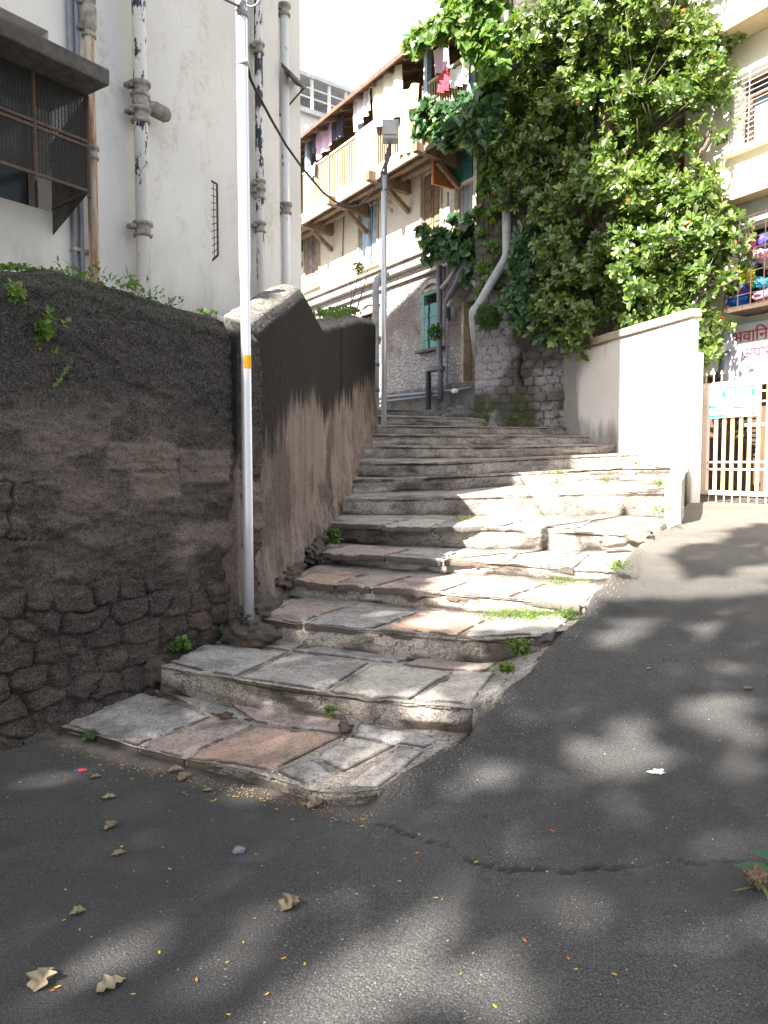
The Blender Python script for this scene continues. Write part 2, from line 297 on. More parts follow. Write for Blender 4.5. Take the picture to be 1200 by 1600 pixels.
# ------------------------------------------------------------------ more materials
OLD = Frame(12.4, -.625, -1)
def oldmat(name, lower):
    g = NG(name); uv = g.planar(OLD.d)
    br = g.N('ShaderNodeTexBrick', {'Vector': uv, 'Scale': 1.0, 'Mortar Size': .012, 'Mortar Smooth': .3, 'Bias': 0., 'Brick Width': .23, 'Row Height': .085, 'Color1': (.23, .12, .10), 'Color2': (.18, .11, .095), 'Mortar': (.36, .34, .33)})
    n0 = g.noise(.55, 5, .6, vec=g.sc(1, 1, 1, 2.3)); n1 = g.noise(2.2, 7, .72); n2 = g.noise(14, 6, .75); n3 = g.noise(50, 3, .7)
    if lower:
        rub = g.vor(7, 'DISTANCE_TO_EDGE', vec=g.sc(1, 1, 1.5)); w = g.mx(g.rmp(n1, .3, .7), (.26, .25, .255), (.46, .44, .45)); w = g.mx(g.rmp(rub, 0, .12, .22, 0), w, (.14, .125, .12)); w = g.mx(g.rmp(n2, .5, .7, 0, .6), w, (.11, .095, .09))
        m = g.ma('MULTIPLY', g.rmp(g.ma('ADD', n0, g.ma('MULTIPLY', n1, .5)), .76, .86), g.rmp(g.ma('ADD', g.z(), g.ma('MULTIPLY', n1, .9)), 4.5, 4.9))
        m = g.ma('MULTIPLY', m, g.rmp(n2, .62, .42, .25, .9)); h = g.ma('ADD', g.rmp(rub, 0, .12), n2)
    else:
        w = g.mx(g.rmp(n0, .3, .7), (.64, .58, .50), (.76, .71, .64)); w = g.mx(g.rmp(n2, .5, .75, 0, .45), w, (.42, .33, .23)); m = g.ma('MULTIPLY', g.rmp(g.ma('ADD', n0, g.ma('MULTIPLY', n1, .5)), .80, .86), .7)
        h = n2
    c = g.mx(m, w, br.outputs['Color']); hh = g.mx(m, h, g.ma('MULTIPLY', br.outputs['Fac'], -1.))
    c = g.mx(g.rmp(n3, .54, .64, 0, .4), c, (.5, .46, .42)); c = g.mx(g.rmp(n3, .46, .38, 0, .5), c, (.10, .085, .075)); c = g.mx(g.ma('MULTIPLY', g.rmp(n1, .56, .68), .5 if lower else .22), c, (.07, .058, .05))
    return g.fin(c, .93, hh, .9, .03, spec=.2)
M['oldlow'] = oldmat('brick and worn plaster', True); M['oldup'] = oldmat('ochre plaster', False)
g = NG('whitewashed rubble'); st = g.attr('cell'); gp = g.attr('gap'); wv = g.attr('wash'); n2 = g.noise(22, 6, .75); n1 = g.noise(2.5, 6, .7); n3 = g.noise(70, 3, .7)
c = g.mx(st, (.085, .08, .08), (.17, .15, .145)); c = g.mx(g.rmp(n2, .5, .72, 0, .7), c, (.085, .075, .072)); c = g.mx(g.ma('MULTIPLY', wv, g.rmp(n2, .3, .52)), c, (.42, .40, .44)); c = g.mx(gp, c, (.035, .03, .03))
c = g.mx(g.ma('MULTIPLY', g.attr('moss'), g.rmp(n1, .42, .56)), c, (.06, .075, .025)); M['rubblewhite'] = g.fin(c, .93, g.ma('ADD', n2, n3), .9, .02, spec=.2)
g = NG('whitewashed wall'); n0 = g.noise(1.2, 6, .7); n1 = g.noise(1, 6, .7, vec=g.sc(4, 4, .8)); n2 = g.noise(20, 6, .7); up = g.attr('grime')
c = g.mx(g.rmp(n0, .3, .7), (.70, .66, .61), (.80, .77, .73)); c = g.mx(g.ma('MULTIPLY', g.rmp(g.ma('ADD', n1, up), .62, .95), .8), c, g.mx(n2, (.12, .10, .09), (.34, .30, .27))); c = g.mx(g.rmp(n2, .6, .8, 0, .35), c, (.5, .44, .38))
M['whitewall'] = g.fin(c, .9, n2, .5, .012, spec=.2)
M['coping'] = simple('pale coping', (.50, .43, .35), .9, .25, 7, bump=.6, grime=.35)
M['rwall'] = simple('cream painted wall', (.76, .72, .63), .9, .08, 3, bump=.2, grime=.08)
M['rtrim'] = simple('ochre trim', (.50, .41, .25), .9, .15, 3, bump=.2, grime=.2)
M['greypaint'] = simple('grey painted wall', (.42, .42, .43), .9, .15, 3, bump=.2, grime=.2)
M['gate'] = simple('cream gate paint', (.72, .58, .50), .55, .12, 14, bump=.2)
M['gatebar'] = simple('yellowed gate bars', (.60, .50, .27), .6, .25, 30, bump=.3)
M['signwhite'] = simple('pale blue sign board', (.56, .58, .68), .5, .05, 3)
M['signblue'] = simple('blue sign border', (.20, .38, .55), .5, .08, 5)
M['signred'] = simple('red lettering', (.42, .05, .07), .6, .25, 40)
M['ink'] = simple('dark lettering', (.06, .06, .10), .6, .2, 20)
M['boardwhite'] = simple('white notice board', (.78, .78, .76), .5, .03, 3)
M['cyan'] = simple('cyan print', (.03, .50, .62), .5, .1, 10)
M['bark'] = simple('rough bark', (.15, .12, .09), .95, .5, 18, bump=1., streak=True)
M['browndoor'] = simple('dark brown door', (.16, .085, .05), .7, .35, 6, streak=True, grime=.3)
M['plasticwhite'] = simple('white enamel', (.72, .72, .70), .5, .05, 5)
def leafmat(name, A, B, Y, yk=.04, rough=.32, tr=.22, spec=.5, trc=(.22, .34, .03)):
    g = NG(name); t = g.attr('tone'); c = g.mx(t, A, B); c = g.mx(g.ma('GREATER_THAN', g.attr('hue'), 1-yk), c, Y)
    n = g.noise(40, 2, .5); c = g.mx(g.rmp(n, .35, .7, 0, .3), c, tuple(x*.6 for x in A))
    return g.fin(c, rough, None, spec=spec, trans=(trc, tr))
M['leaf'] = leafmat('glossy dark leaves', (.026, .06, .016), (.19, .28, .06), (.42, .13, .02), .007, .27, .28, .7)
M['leafvine'] = leafmat('bright creeper leaves', (.05, .12, .02), (.13, .24, .035), (.3, .26, .04), .02, .45, .35)
M['leafheart'] = leafmat('bluish heart shaped leaves', (.02, .065, .03), (.055, .13, .05), (.12, .25, .04), .04, .4, .2)
M['weed'] = leafmat('fresh weed leaves', (.05, .11, .02), (.13, .22, .035), (.35, .3, .05), .03, .5, .35)
M['fern'] = leafmat('dark fern', (.03, .08, .015), (.06, .14, .03), (.1, .2, .03), .02, .6, .25)
M['stem'] = simple('green stem', (.12, .13, .05), .8, .2, 20)
M['dryleaf'] = leafmat('dry fallen leaf', (.15, .12, .08), (.29, .245, .165), (.4, .3, .12), .1, .8, .1, .2, (.3, .25, .12))
M['yellow'] = leafmat('fallen yellow leaflet', (.60, .36, .02), (.70, .50, .04), (.65, .15, .02), .15, .6, .15, .3, (.5, .4, .05))
# ------------------------------------------------------------------ leaves
LEAF = {'obovate': [(0, 0), (.3, .17), (.3, -.17), (.68, .30), (.68, -.30), (1, 0), (.3, 0), (.68, 0)],
        'heart': [(0, 0), (.12, .42), (.12, -.42), (.5, .40), (.5, -.40), (1.05, 0), (.2, 0), (.55, 0)],
        'lance': [(0, 0), (.3, .14), (.3, -.14), (.65, .11), (.65, -.11), (1, 0), (.3, 0), (.65, 0)],
        'round': [(0, 0), (.22, .34), (.22, -.34), (.65, .36), (.65, -.36), (.95, 0), (.25, 0), (.65, 0)]}
LT = np.array([[0, 1, 6], [0, 6, 2], [1, 3, 7], [1, 7, 6], [6, 7, 4], [6, 4, 2], [3, 5, 7], [7, 5, 4]])
def leaves(c, d, n, L, shape='obovate', fold=.1, droop=.12, wid=1.):
    """c base points, d directions, n normals (k,3), L lengths"""
    c = np.asarray(c, float); d = np.asarray(d, float); n = np.asarray(n, float); k = len(c); L = np.broadcast_to(L, (k,))
    d = d/np.linalg.norm(d, axis=1, keepdims=True); s = np.cross(d, n); s /= np.linalg.norm(s, axis=1, keepdims=True)+1e-9; n = np.cross(s, d)
    t = np.array(LEAF[shape]); x = t[:, 0]; y = t[:, 1]*wid; h = fold*(np.abs(y)/(.3))*1.-droop*x*x
    V = c[:, None]+L[:, None, None]*(x[None, :, None]*d[:, None]+y[None, :, None]*s[:, None]+h[None, :, None]*n[:, None])
    T = (LT[None]+(np.arange(k)*8)[:, None, None]).reshape(-1, 3)
    return V.reshape(-1, 3), T, np.repeat(rng.random(k), 8), np.repeat(rng.random(k), 8)
def rosettes(cen, axis, L, per=6, shape='obovate', open_=.75, **kw):
    cen = np.asarray(cen, float); axis = np.asarray(axis, float); k = len(cen); axis /= np.linalg.norm(axis, axis=1, keepdims=True)+1e-9
    ref = np.where(np.abs(axis[:, 2:3]) < .9, np.array([[0, 0, 1.]]), np.array([[1., 0, 0]])); u = np.cross(axis, ref); u /= np.linalg.norm(u, axis=1, keepdims=True); w = np.cross(axis, u)
    ph = rng.random(k)*6.28; cs = []; ds = []; ns = []; Ls = []
    for i in range(per):
        a = ph+i*2.4+rng.normal(0, .2, k); o = open_+rng.normal(0, .25, k)
        r = u*np.cos(a)[:, None]+w*np.sin(a)[:, None]
        d = axis*np.cos(o)[:, None]+r*np.sin(o)[:, None]; n = axis*np.sin(o)[:, None]-r*np.cos(o)[:, None]
        cs.append(cen+axis*(i*.012)); ds.append(d); ns.append(n); Ls.append(L*(.6+.6*rng.random(k)))
    return leaves(np.concatenate(cs), np.concatenate(ds), np.concatenate(ns), np.concatenate(Ls), shape, **kw)
def add_leaves(name, arrs, mat, parent, origin=None):
    V = []; T = []; t = []; h = []; o = 0
    for a in arrs:
        V.append(a[0]); T.append(a[1]+o); t.append(a[2]); h.append(a[3]); o += len(a[0])
    return np_mesh(name, np.concatenate(V), np.concatenate(T), mat, parent, True, {'tone': np.concatenate(t), 'hue': np.concatenate(h)}, origin)
def clump_pts(cen, rad, k, shell=.55):
    v = rng.normal(size=(k, 3)); v /= np.linalg.norm(v, axis=1, keepdims=True); r = shell+(1-shell)*rng.random(k)**.7
    r *= 1+.28*(fbm(v[:, 0]*2.2+cen[0], v[:, 1]*2.2+v[:, 2]*2.5, 3, 3)-.5)*2
    return np.array(cen)+v*r[:, None]*np.array(rad), v
# ------------------------------------------------------------------ stairs definition (px, py, Y, riser px)
E = [
 [(76, 1128, 4.42, 22), (150, 1146, 4.22, 26), (214, 1163, 4.05, 28), (289, 1182, 3.87, 34), (427, 1209, 3.58, 40), (482, 1228, 3.46, 38), (531, 1233, 3.40, 40), (590, 1232, 3.41, 34)],
 [(251, 1039, 4.72, 22), (322, 1053, 4.58, 30), (367, 1059, 4.5, 34), (435, 1071, 4.36, 36), (510, 1080, 4.24, 36), (637, 1096, 4.05, 36), (739, 1106, 3.96, 30)],
 [(400, 963, 5.55, 30), (472, 971, 5.4, 38), (585, 982, 5.15, 42), (717, 994, 4.95, 42), (785, 998, 4.9, 36), (885, 984, 5.15, 16)],
 [(448, 905, 6.5, 26), (524, 912, 6.3, 25), (578, 917, 6.15, 25), (692, 925, 5.95, 26), (800, 934, 5.75, 25), (914, 944, 5.6, 18)],
 [(495, 862, 7.45, 18), (600, 868, 7.2, 20), (690, 874, 6.95, 20), (800, 880, 6.7, 20), (896, 888, 6.5, 20), (958, 893, 6.4, 12)],
 [(510, 816, 8.7, 29), (600, 820, 8.45, 30), (668, 823, 8.3, 30), (800, 823, 8.1, 35), (900, 828, 7.9, 32), (1012, 838, 7.7, 18)],
 [(524, 778, 9.7, 25), (600, 778, 9.6, 26), (680, 776, 9.6, 27), (800, 771, 9.5, 34), (920, 766, 9.3, 38), (1056, 765, 9.05, 42)],
 [(536, 750, 10.6, 22), (587, 748, 10.6, 22), (700, 743, 10.6, 22), (800, 739, 10.6, 20), (956, 730, 10.5, 20), (1056, 729, 10.35, 20)],
 [(536, 720, 11.4, 24), (600, 722, 11.4, 24), (698, 722, 11.5, 23), (800, 716, 11.6, 22), (980, 708, 11.7, 21), (1052, 708, 11.6, 20)],
 [(550, 696, 12.35, 19), (650, 697, 12.4, 19), (800, 697, 12.5, 18), (972, 694, 12.8, 14)],
 [(562, 679, 13.35, 15), (700, 680, 13.4, 16), (800, 681, 13.5, 14), (930, 682, 13.6, 10)],
 [(571, 665, 14.3, 12), (700, 666, 14.35, 12), (800, 667, 14.4, 12), (885, 668, 14.4, 10)],
 [(577, 650, 15.2, 13), (700, 652, 15.2, 13), (800, 655, 15.3, 12), (860, 657, 15.3, 10)],
 [(576, 640, 16.0, 8), (650, 641, 16.0, 8), (716, 644, 15.9, 8), (770, 647, 15.8, 7)],
]
def epoly(k, u, bottom=False):
    e = np.array([[*P(p[0], p[1]+(p[3] if bottom else 0), p[2])] for p in E[k]]); px = np.array([p[0] for p in E[k]], float); t = (px-px[0])/(px[-1]-px[0])
    if bottom: e[:, 0] = np.array([P(p[0], p[1], p[2]).x for p in E[k]])
    return np.stack([np.interp(u, t, e[:, i]) for i in range(3)], -1)
BND = np.array([(-.06, 3.36), (.2, 3.62), (.56, 4.0), (.80, 4.55), (1.23, 5.15), (1.5, 5.6), (1.93, 6.45), (2.65, 7.7), (3.29, 8.55), (4.4, 11.0)])
def ramp(d): return np.interp(d, [0, .7, 1.5, 2.4, 3.5, 5, 6.2, 8, 9, 15, 40], [0, .12, .26, .40, .57, .76, .88, .98, 1.0, 1.08, 1.4])
def boundary_q(X, Y):               # signed distance to the right of the stair boundary (approx.)
    bx = np.interp(Y, BND[:, 1], BND[:, 0]); return (X-bx)*.72
def ground_h(X, Y):
    d = Y-3.36+.3*np.maximum(X, -.3); z = ramp(d)
    q = boundary_q(X, Y); z = z*np.where(Y > 3.36, ss(-.22, -.02, q), ss(-.4, .3, X))
    zb = np.interp(Y, [3.36, 3.48, 3.85, 3.98, 4.6, 4.9, 5.1, 5.5, 5.65, 6.2, 6.45, 7.4, 7.75, 8.5, 9.5], [0, .115, .15, .25, .29, .37, .43, .46, .56, .6, .66, .74, .82, .9, .6])
    return np.maximum(z, (zb-.32*np.maximum(q, 0))*ss(-.03, .03, q+.02))
def G(px, py):                      # pixel -> ground point
    r = ray(px, py); t = .5
    for i in range(4000):
        p = Vector((0, 0, EYE))+r*t
        if p.z <= float(ground_h(np.array(p.x), np.array(p.y))): return p
        t += .004
    return p
M['rustone'] = simple('brown stone', (.085, .062, .052), .95, .5, 20, bump=1., grime=.4)
M['riser2'] = simple('pale broken stone', (.33, .27, .21), .95, .4, 16, bump=.9, grime=.5)
# ------------------------------------------------------------------ ground sheet
def axis(a, b, d, lo, hi):
    m = np.arange(a, b, d); L = a-np.cumsum(np.geomspace(.08, (a-lo)*.35, 14))[::-1]; H = m[-1]+np.cumsum(np.geomspace(.08, (hi-b)*.35, 14))
    return np.concatenate([L, m, H])
def polydist(X, Y, pts):
    D = np.full(X.shape, 9.)
    for (ax, ay), (bx, by) in zip(pts[:-1], pts[1:]):
        t = np.clip(((X-ax)*(bx-ax)+(Y-ay)*(by-ay))/((bx-ax)**2+(by-ay)**2), 0, 1); D = np.minimum(D, np.hypot(X-ax-t*(bx-ax), Y-ay-t*(by-ay)))
    return D
xs = axis(-3.0, 5.6, .022, -260, 260); ys = axis(1.6, 11.6, .022, -60, 260)
X, Y = np.meshgrid(xs, ys, indexing='ij')
Z = ground_h(X, Y)+.012*(fbm(X*1.3, Y*1.3, 3, 5)-.5)*ss(40, 8, np.hypot(X, Y))+.004*(fbm(X*18, Y*18, 3, 8)-.5)
ck = [tuple(G(a, b)[:2]) for a, b in ((588, 1288), (640, 1303), (690, 1316), (712, 1334), (745, 1350), (800, 1360), (870, 1362), (930, 1358), (1000, 1352), (1060, 1345), (1150, 1348), (1190, 1350))]
jx = .05*(fbm(X*9, Y*9, 4, 2)-.5); jy = .09*(fbm(X*9, Y*9, 4, 12)-.5)
D = polydist(X+jx, Y+jy, ck); crk = ss(.013, .004, D)*ss(.25, .5, fbm(X*5, Y*5, 3, 3)+.1)
fr = [tuple(G(a, b)[:2]) for a, b in ((95, 1156), (210, 1190), (345, 1222), (470, 1248), (575, 1270))]
bd_ = [tuple(p) for p in BND[:9]]
dust = .8*ss(.10, 0, polydist(X, Y, bd_)+.12*fbm(X*12, Y*12, 3, 14))+ss(.16, .0, polydist(X, Y, fr)+.05*fbm(X*14, Y*14, 3, 4))*.9
gV = np.stack([X, Y, Z-.018*crk], -1).reshape(-1, 3)
gnd = np_mesh('ground', gV, grid_faces(len(xs), len(ys)), M['asphalt'], None, True, {'crack': crk.ravel(), 'dust': dust.ravel()})
tag(gnd, kind='structure')
# ------------------------------------------------------------------ staircase
stair = thing('staircase', (0.2, 4, 0), 'long flight of wide worn stone steps climbing between the dark wall and the asphalt ramp', 'staircase')
step_objs = []; TR = []
for k in range(len(E)):
    T0 = epoly(k, np.array([0, 1.]))
    Ln = float(np.linalg.norm(T0[1]-T0[0])); nu = int(Ln/(.014 if k < 8 else .022)); u = np.linspace(0, 1, nu)
    T = epoly(k, u); B = epoly(k, u, True)
    if k+1 < len(E): Bn = epoly(k+1, u, True)
    else: Bn = T+np.array([[-.05, .6, .0]])
    if k == 0: Bn = epoly(1, u, True)+np.array([[0, .04, 0]])
    if k == 0: Bn[:, 2] = np.minimum(Bn[:, 2], T[:, 2]+.065)
    tg = np.gradient(T, axis=0); nrm = np.stack([tg[:, 1], -tg[:, 0], 0*tg[:, 0]], -1); nrm /= np.linalg.norm(nrm, axis=1, keepdims=True)
    s = u*Ln+k*7.3
    rr = [-.5, 0, .12, .25, .38, .5, .62, .72, .79, .83, .88, .94, .985]; ww = [.0, .012, .03, .06, .1, .16, .24, .33, .43, .54, .66, .78, .88, .95, 1.0, 1.12]
    rows = []; dirt = []
    chip = ss(.56, .72, fbm(s*2.3, s*0+k, 4, 21))*.8+ss(.6, .75, fbm(s*7, s*0+k, 3, 31))*.5
    rh = (T[:, 2]-B[:, 2])[:, None]
    jag = .016
    dp = .008*(fbm(s*1.4, s*0+k*3, 3, 77)-.5)
    for r in rr:
        o = np.where(r > .8, .008, -.006)+jag*(fbm(s*5, s*0+r*2.2, 4, 41+k)-.5)+.014*(fbm(s*17, s*0+r*4, 3, 51+k)-.5)-.022*chip*ss(.6, 1, r)
        if k > 6: o = o-.02*ss(.64, .68, fbm(s*1.3, s*0+r*2.5, 3, 61+k))*(r < .85)
        rows.append(B+(T-B)*r+nrm*o[:, None]+np.stack([0*u, 0*u, (-.018*chip*(r > .9)-.008*(r > .95))+dp*(r > .5)], -1))
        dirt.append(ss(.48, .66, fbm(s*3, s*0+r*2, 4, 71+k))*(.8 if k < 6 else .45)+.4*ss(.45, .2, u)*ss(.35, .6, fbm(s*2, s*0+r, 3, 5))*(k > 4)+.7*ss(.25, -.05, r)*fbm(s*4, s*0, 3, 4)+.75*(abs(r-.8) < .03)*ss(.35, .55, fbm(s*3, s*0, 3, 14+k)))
    for w in ww:
        zz = .005*(fbm(s*3, w*3+s*0, 3, 81+k)-.5)*2+.006*(fbm(s*16, w*9+s*0, 3, 91+k)-.5)
        if w < .05: zz = zz-.016*chip
        off = .014*max(0, 1-w*20)+jag*max(0, 1-w*12)*(fbm(s*5, s*0+2.2, 4, 41+k)-.5)
        if k < 5 and .05 < w < 1: zz = zz-.006
        rows.append(T+(Bn-T)*w+nrm*np.asarray(off).reshape(-1, 1)+np.stack([0*u, 0*u, zz+dp*max(0, 1-w*1.5)], -1))
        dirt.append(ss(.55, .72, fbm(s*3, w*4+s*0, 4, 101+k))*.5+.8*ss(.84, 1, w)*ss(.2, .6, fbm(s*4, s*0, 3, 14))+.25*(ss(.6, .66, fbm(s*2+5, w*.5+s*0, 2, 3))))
    V = np.stack(rows, 1); D_ = np.stack(dirt, 1)
    a = V[:1].copy(); a[..., 2] -= .5; b = V[-1:].copy(); b[..., 2] -= .5; V = np.concatenate([a, V, b], 0); D_ = np.concatenate([D_[:1], D_, D_[-1:]], 0)
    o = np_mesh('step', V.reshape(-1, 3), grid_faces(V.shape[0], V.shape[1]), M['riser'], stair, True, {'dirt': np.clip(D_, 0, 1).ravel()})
    step_objs.append(o); TR.append(V[1:-1, 12:].reshape(-1, 3))
def tread_pt(k, px, py):
    a, b = [Vector(v) for v in epoly(k, np.array([0., 1.]))]
    m = Vector(epoly(k, np.array([.5]))[0]); c = Vector(epoly(k+1, np.array([.5]), True)[0])
    d = (b-a); d.z = d.z; n = d.cross(c-m).normalized(); r = ray(px, py); o = Vector((0, 0, EYE)); t = (m-o).dot(n)/r.dot(n); return o+r*t
def slab(k, q, mat, seed, h=.014, name='paving_slab'):
    c = [np.array(tread_pt(k, *p)) for p in q]; cm = sum(c)/4; c = [v+(cm-v)*.006+(cm-v)/np.linalg.norm(cm-v)*.006 for v in c]
    L1 = np.linalg.norm(c[1]-c[0]); L2 = np.linalg.norm(c[3]-c[0]); nu = max(8, int(L1/.018)); nv = max(6, int(L2/.018))
    U, W = np.meshgrid(np.linspace(0, 1, nu), np.linspace(0, 1, nv), indexing='ij'); U = U[..., None]; W = W[..., None]
    p = c[0]*(1-U)*(1-W)+c[1]*U*(1-W)+c[2]*U*W+c[3]*(1-U)*W
    x, y = p[..., 0], p[..., 1]; tv = TR[k]; zz = np.empty(x.size); q2 = np.stack([x.ravel(), y.ravel()], 1)
    bb = (tv[:, 0] > q2[:, 0].min()-.1) & (tv[:, 0] < q2[:, 0].max()+.1) & (tv[:, 1] > q2[:, 1].min()-.1) & (tv[:, 1] < q2[:, 1].max()+.1); tb = tv[bb]
    for i0 in range(0, len(q2), 400): dd_ = ((q2[i0:i0+400, None]-tb[None, :, :2])**2).sum(2); ix = np.argpartition(dd_, 8, 1)[:, :8]; zz[i0:i0+400] = tb[ix, 2].mean(1)
    zz = zz.reshape(x.shape); wob = .010*(fbm(x*14, y*14, 4, seed)-.5); wob2 = .010*(fbm(x*7, y*7, 4, seed+40)-.5)
    ed = np.minimum(np.minimum(U[..., 0], 1-U[..., 0])*L1, np.minimum(W[..., 0], 1-W[..., 0])*L2)
    tilt = .003*math.sin(seed)*(U[..., 0]-.5)+.003*math.cos(seed*2.1)*(W[..., 0]-.5)
    chip = ss(.55, .7, fbm(x*11, y*11, 3, seed+3))*ss(.05, 0, ed)*.02
    z = zz+h+tilt-.005*ss(.012, 0, ed)-chip+.007*(fbm(x*6, y*6, 4, seed+7)-.5)
    V = np.stack([x+wob, y+wob2, z], -1); 
    # rim going down
    pad = np.pad(V, ((2, 2), (2, 2), (0, 0)), 'edge'); m = np.zeros(pad.shape[:2], bool); m[0] = m[-1] = True; m[:, 0] = m[:, -1] = True; pad[m, 2] -= .05
    dirt = np.pad(ss(.02, .0, ed)*.8+ss(.56, .7, fbm(x*4, y*4, 4, seed+9))*.4, 2, 'edge'); dirt[m] = .9
    return np_mesh(name, pad.reshape(-1, 3), grid_faces(nu+4, nv+4), M[mat], step_objs[k], True, {'dirt': np.clip(dirt, 0, 1).ravel()})
SL = [
 (0, [(79, 1126), (214, 1163), (330, 1114), (221, 1072)], 'grey'), (0, [(217, 1164), (286, 1182), (397, 1125), (335, 1116)], 'mauve'),
 (0, [(290, 1183), (426, 1208), (536, 1149), (403, 1127)], 'pink'), (0, [(491, 1184), (536, 1206), (619, 1161), (542, 1150)], 'cream'),
 (0, [(431, 1209), (482, 1227), (530, 1207), (488, 1187)], 'grey'), (0, [(534, 1232), (590, 1231), (664, 1168), (624, 1163)], 'cream'),
 (0, [(238, 1072), (336, 1111), (396, 1119), (335, 1088)], 'grey'), (0, [(400, 1121), (535, 1145), (546, 1122), (352, 1090)], 'mauve'), (0, [(548, 1148), (665, 1163), (696, 1146), (560, 1126)], 'grey'),
 (1, [(262, 1037), (367, 1057), (450, 1019), (322, 1010)], 'grey'), (1, [(373, 1059), (508, 1079), (577, 1035), (456, 1019)], 'grey'),
 (1, [(515, 1080), (638, 1096), (708, 1053), (585, 1036)], 'cream'), (1, [(645, 1097), (736, 1106), (772, 1062), (716, 1053)], 'cream'),
 (1, [(325, 1008), (450, 1016), (490, 1004), (400, 996)], 'mauve'), (1, [(455, 1016), (620, 1036), (650, 1026), (495, 1008)], 'grey'), (1, [(628, 1038), (760, 1056), (778, 1044), (655, 1028)], 'mauve'),
 (2, [(404, 964), (470, 971), (540, 949), (457, 940)], 'mauve'), (2, [(474, 972), (585, 982), (652, 958), (545, 949)], 'grey'),
 (2, [(590, 983), (711, 993), (766, 965), (657, 958)], 'pink'), (2, [(717, 994), (865, 990), (900, 962), (771, 965)], 'cream'),
 (3, [(456, 905), (521, 911), (572, 895), (507, 888)], 'pink'), (3, [(525, 912), (578, 917), (644, 900), (576, 895)], 'mauve'),
 (3, [(581, 918), (688, 925), (742, 906), (648, 900)], 'mauve'), (3, [(694, 926), (796, 933), (854, 913), (746, 907)], 'pink'), (3, [(801, 934), (906, 943), (948, 920), (860, 914)], 'cream'),
 (4, [(503, 862), (600, 868), (640, 857), (545, 849)], 'mauve'), (4, [(604, 869), (689, 874), (715, 863), (645, 857)], 'grey'),
 (4, [(693, 875), (792, 880), (812, 866), (719, 863)], 'pink'), (4, [(797, 880), (896, 888), (922, 871), (816, 866)], 'cream'),
 (5, [(516, 816), (590, 819), (640, 809), (560, 806)], 'grey'), (5, [(595, 820), (668, 822), (705, 812), (645, 809)], 'cream'), (5, [(675, 823), (790, 823), (820, 813), (712, 812)], 'grey'), (5, [(797, 823), (900, 828), (930, 817), (828, 813)], 'cream'),
]
for i, (k, q, m) in enumerate(SL): slab(k, q, m, i*3+1)
# ------------------------------------------------------------------ masonry walls as displaced sheets
def wall_sheet(name, path, tops, zb, thick, du, dz, disp, mat, parent=None, mirror=1, capround=.05):
    path = np.array(path, float); seg = np.r_[0, np.cumsum(np.hypot(*(path[1:]-path[:-1]).T))]; nu = int(seg[-1]/du)+1; s = np.linspace(0, seg[-1], nu)
    x = np.interp(s, seg, path[:, 0]); y = np.interp(s, seg, path[:, 1]); zt = np.interp(s, seg, np.array(tops, float))
    if len(path) > 3:
        k = np.ones(9)/9; x = np.convolve(np.pad(x, 4, 'reflect', reflect_type='odd'), k, 'valid'); y = np.convolve(np.pad(y, 4, 'reflect', reflect_type='odd'), k, 'valid')
    tx = np.gradient(x); ty = np.gradient(y); l = np.hypot(tx, ty); n = np.stack([ty/l, -tx/l], -1)*mirror
    zt = zt+.035*(fbm(s*2.2, s*0, 4, 3)-.5)
    nv = int((max(zt)-zb)/dz)+1; t = np.linspace(0, 1, nv)
    Zf = zb+(zt[:, None]-zb)*t[None]; Sf = np.repeat(s[:, None], nv, 1)
    off, at = disp(Sf, Zf, zt[:, None]-Zf)
    off = off-capround*ss(.10, 0, zt[:, None]-Zf)
    Xf = x[:, None]+n[:, 0:1]*off; Yf = y[:, None]+n[:, 1:2]*off
    tr = np.linspace(0, 1, 9)[1:]; Xt = []; Yt = []; Zt = []
    o0 = off[:, -1]
    for w in tr:
        b = o0-(thick+o0)*w; Xt.append(x+n[:, 0]*b); Yt.append(y+n[:, 1]*b); Zt.append(zt+.05*math.sin(math.pi*w)+.04*(fbm(s*6, s*0+w*3, 4, 9)-.5))
    Xt.append(x-n[:, 0]*thick); Yt.append(y-n[:, 1]*thick); Zt.append(zt*0+zb)
    V = np.stack([np.concatenate([Xf, np.stack(Xt, 1)], 1), np.concatenate([Yf, np.stack(Yt, 1)], 1), np.concatenate([Zf, np.stack(Zt, 1)], 1)], -1)
    A = {k: np.concatenate([v, np.repeat(v[:, -1:], 9, 1)], 1) for k, v in at.items()}
    A['cap'] = np.concatenate([ss(.10, .02, zt[:, None]-Zf), np.ones((nu, 9))], 1)
    # end caps: collapse an extra column to the wall's back
    for e in (0, -1):
        col = V[e:e+1 or None].copy() if e == 0 else V[-1:].copy()
        idx = 0 if e == 0 else -1
        col[..., 0] = x[idx]-n[idx, 0]*thick; col[..., 1] = y[idx]-n[idx, 1]*thick
        V = np.concatenate([col, V] if e == 0 else [V, col], 0)
        for k_ in A: A[k_] = np.concatenate([A[k_][:1], A[k_]] if e == 0 else [A[k_], A[k_][-1:]], 0)
    f = grid_faces(V.shape[0], V.shape[1])
    if mirror > 0: f = f[:, ::-1] if False else f
    return np_mesh(name, V.reshape(-1, 3), f, mat, parent, True, {k: v.ravel() for k, v in A.items()})
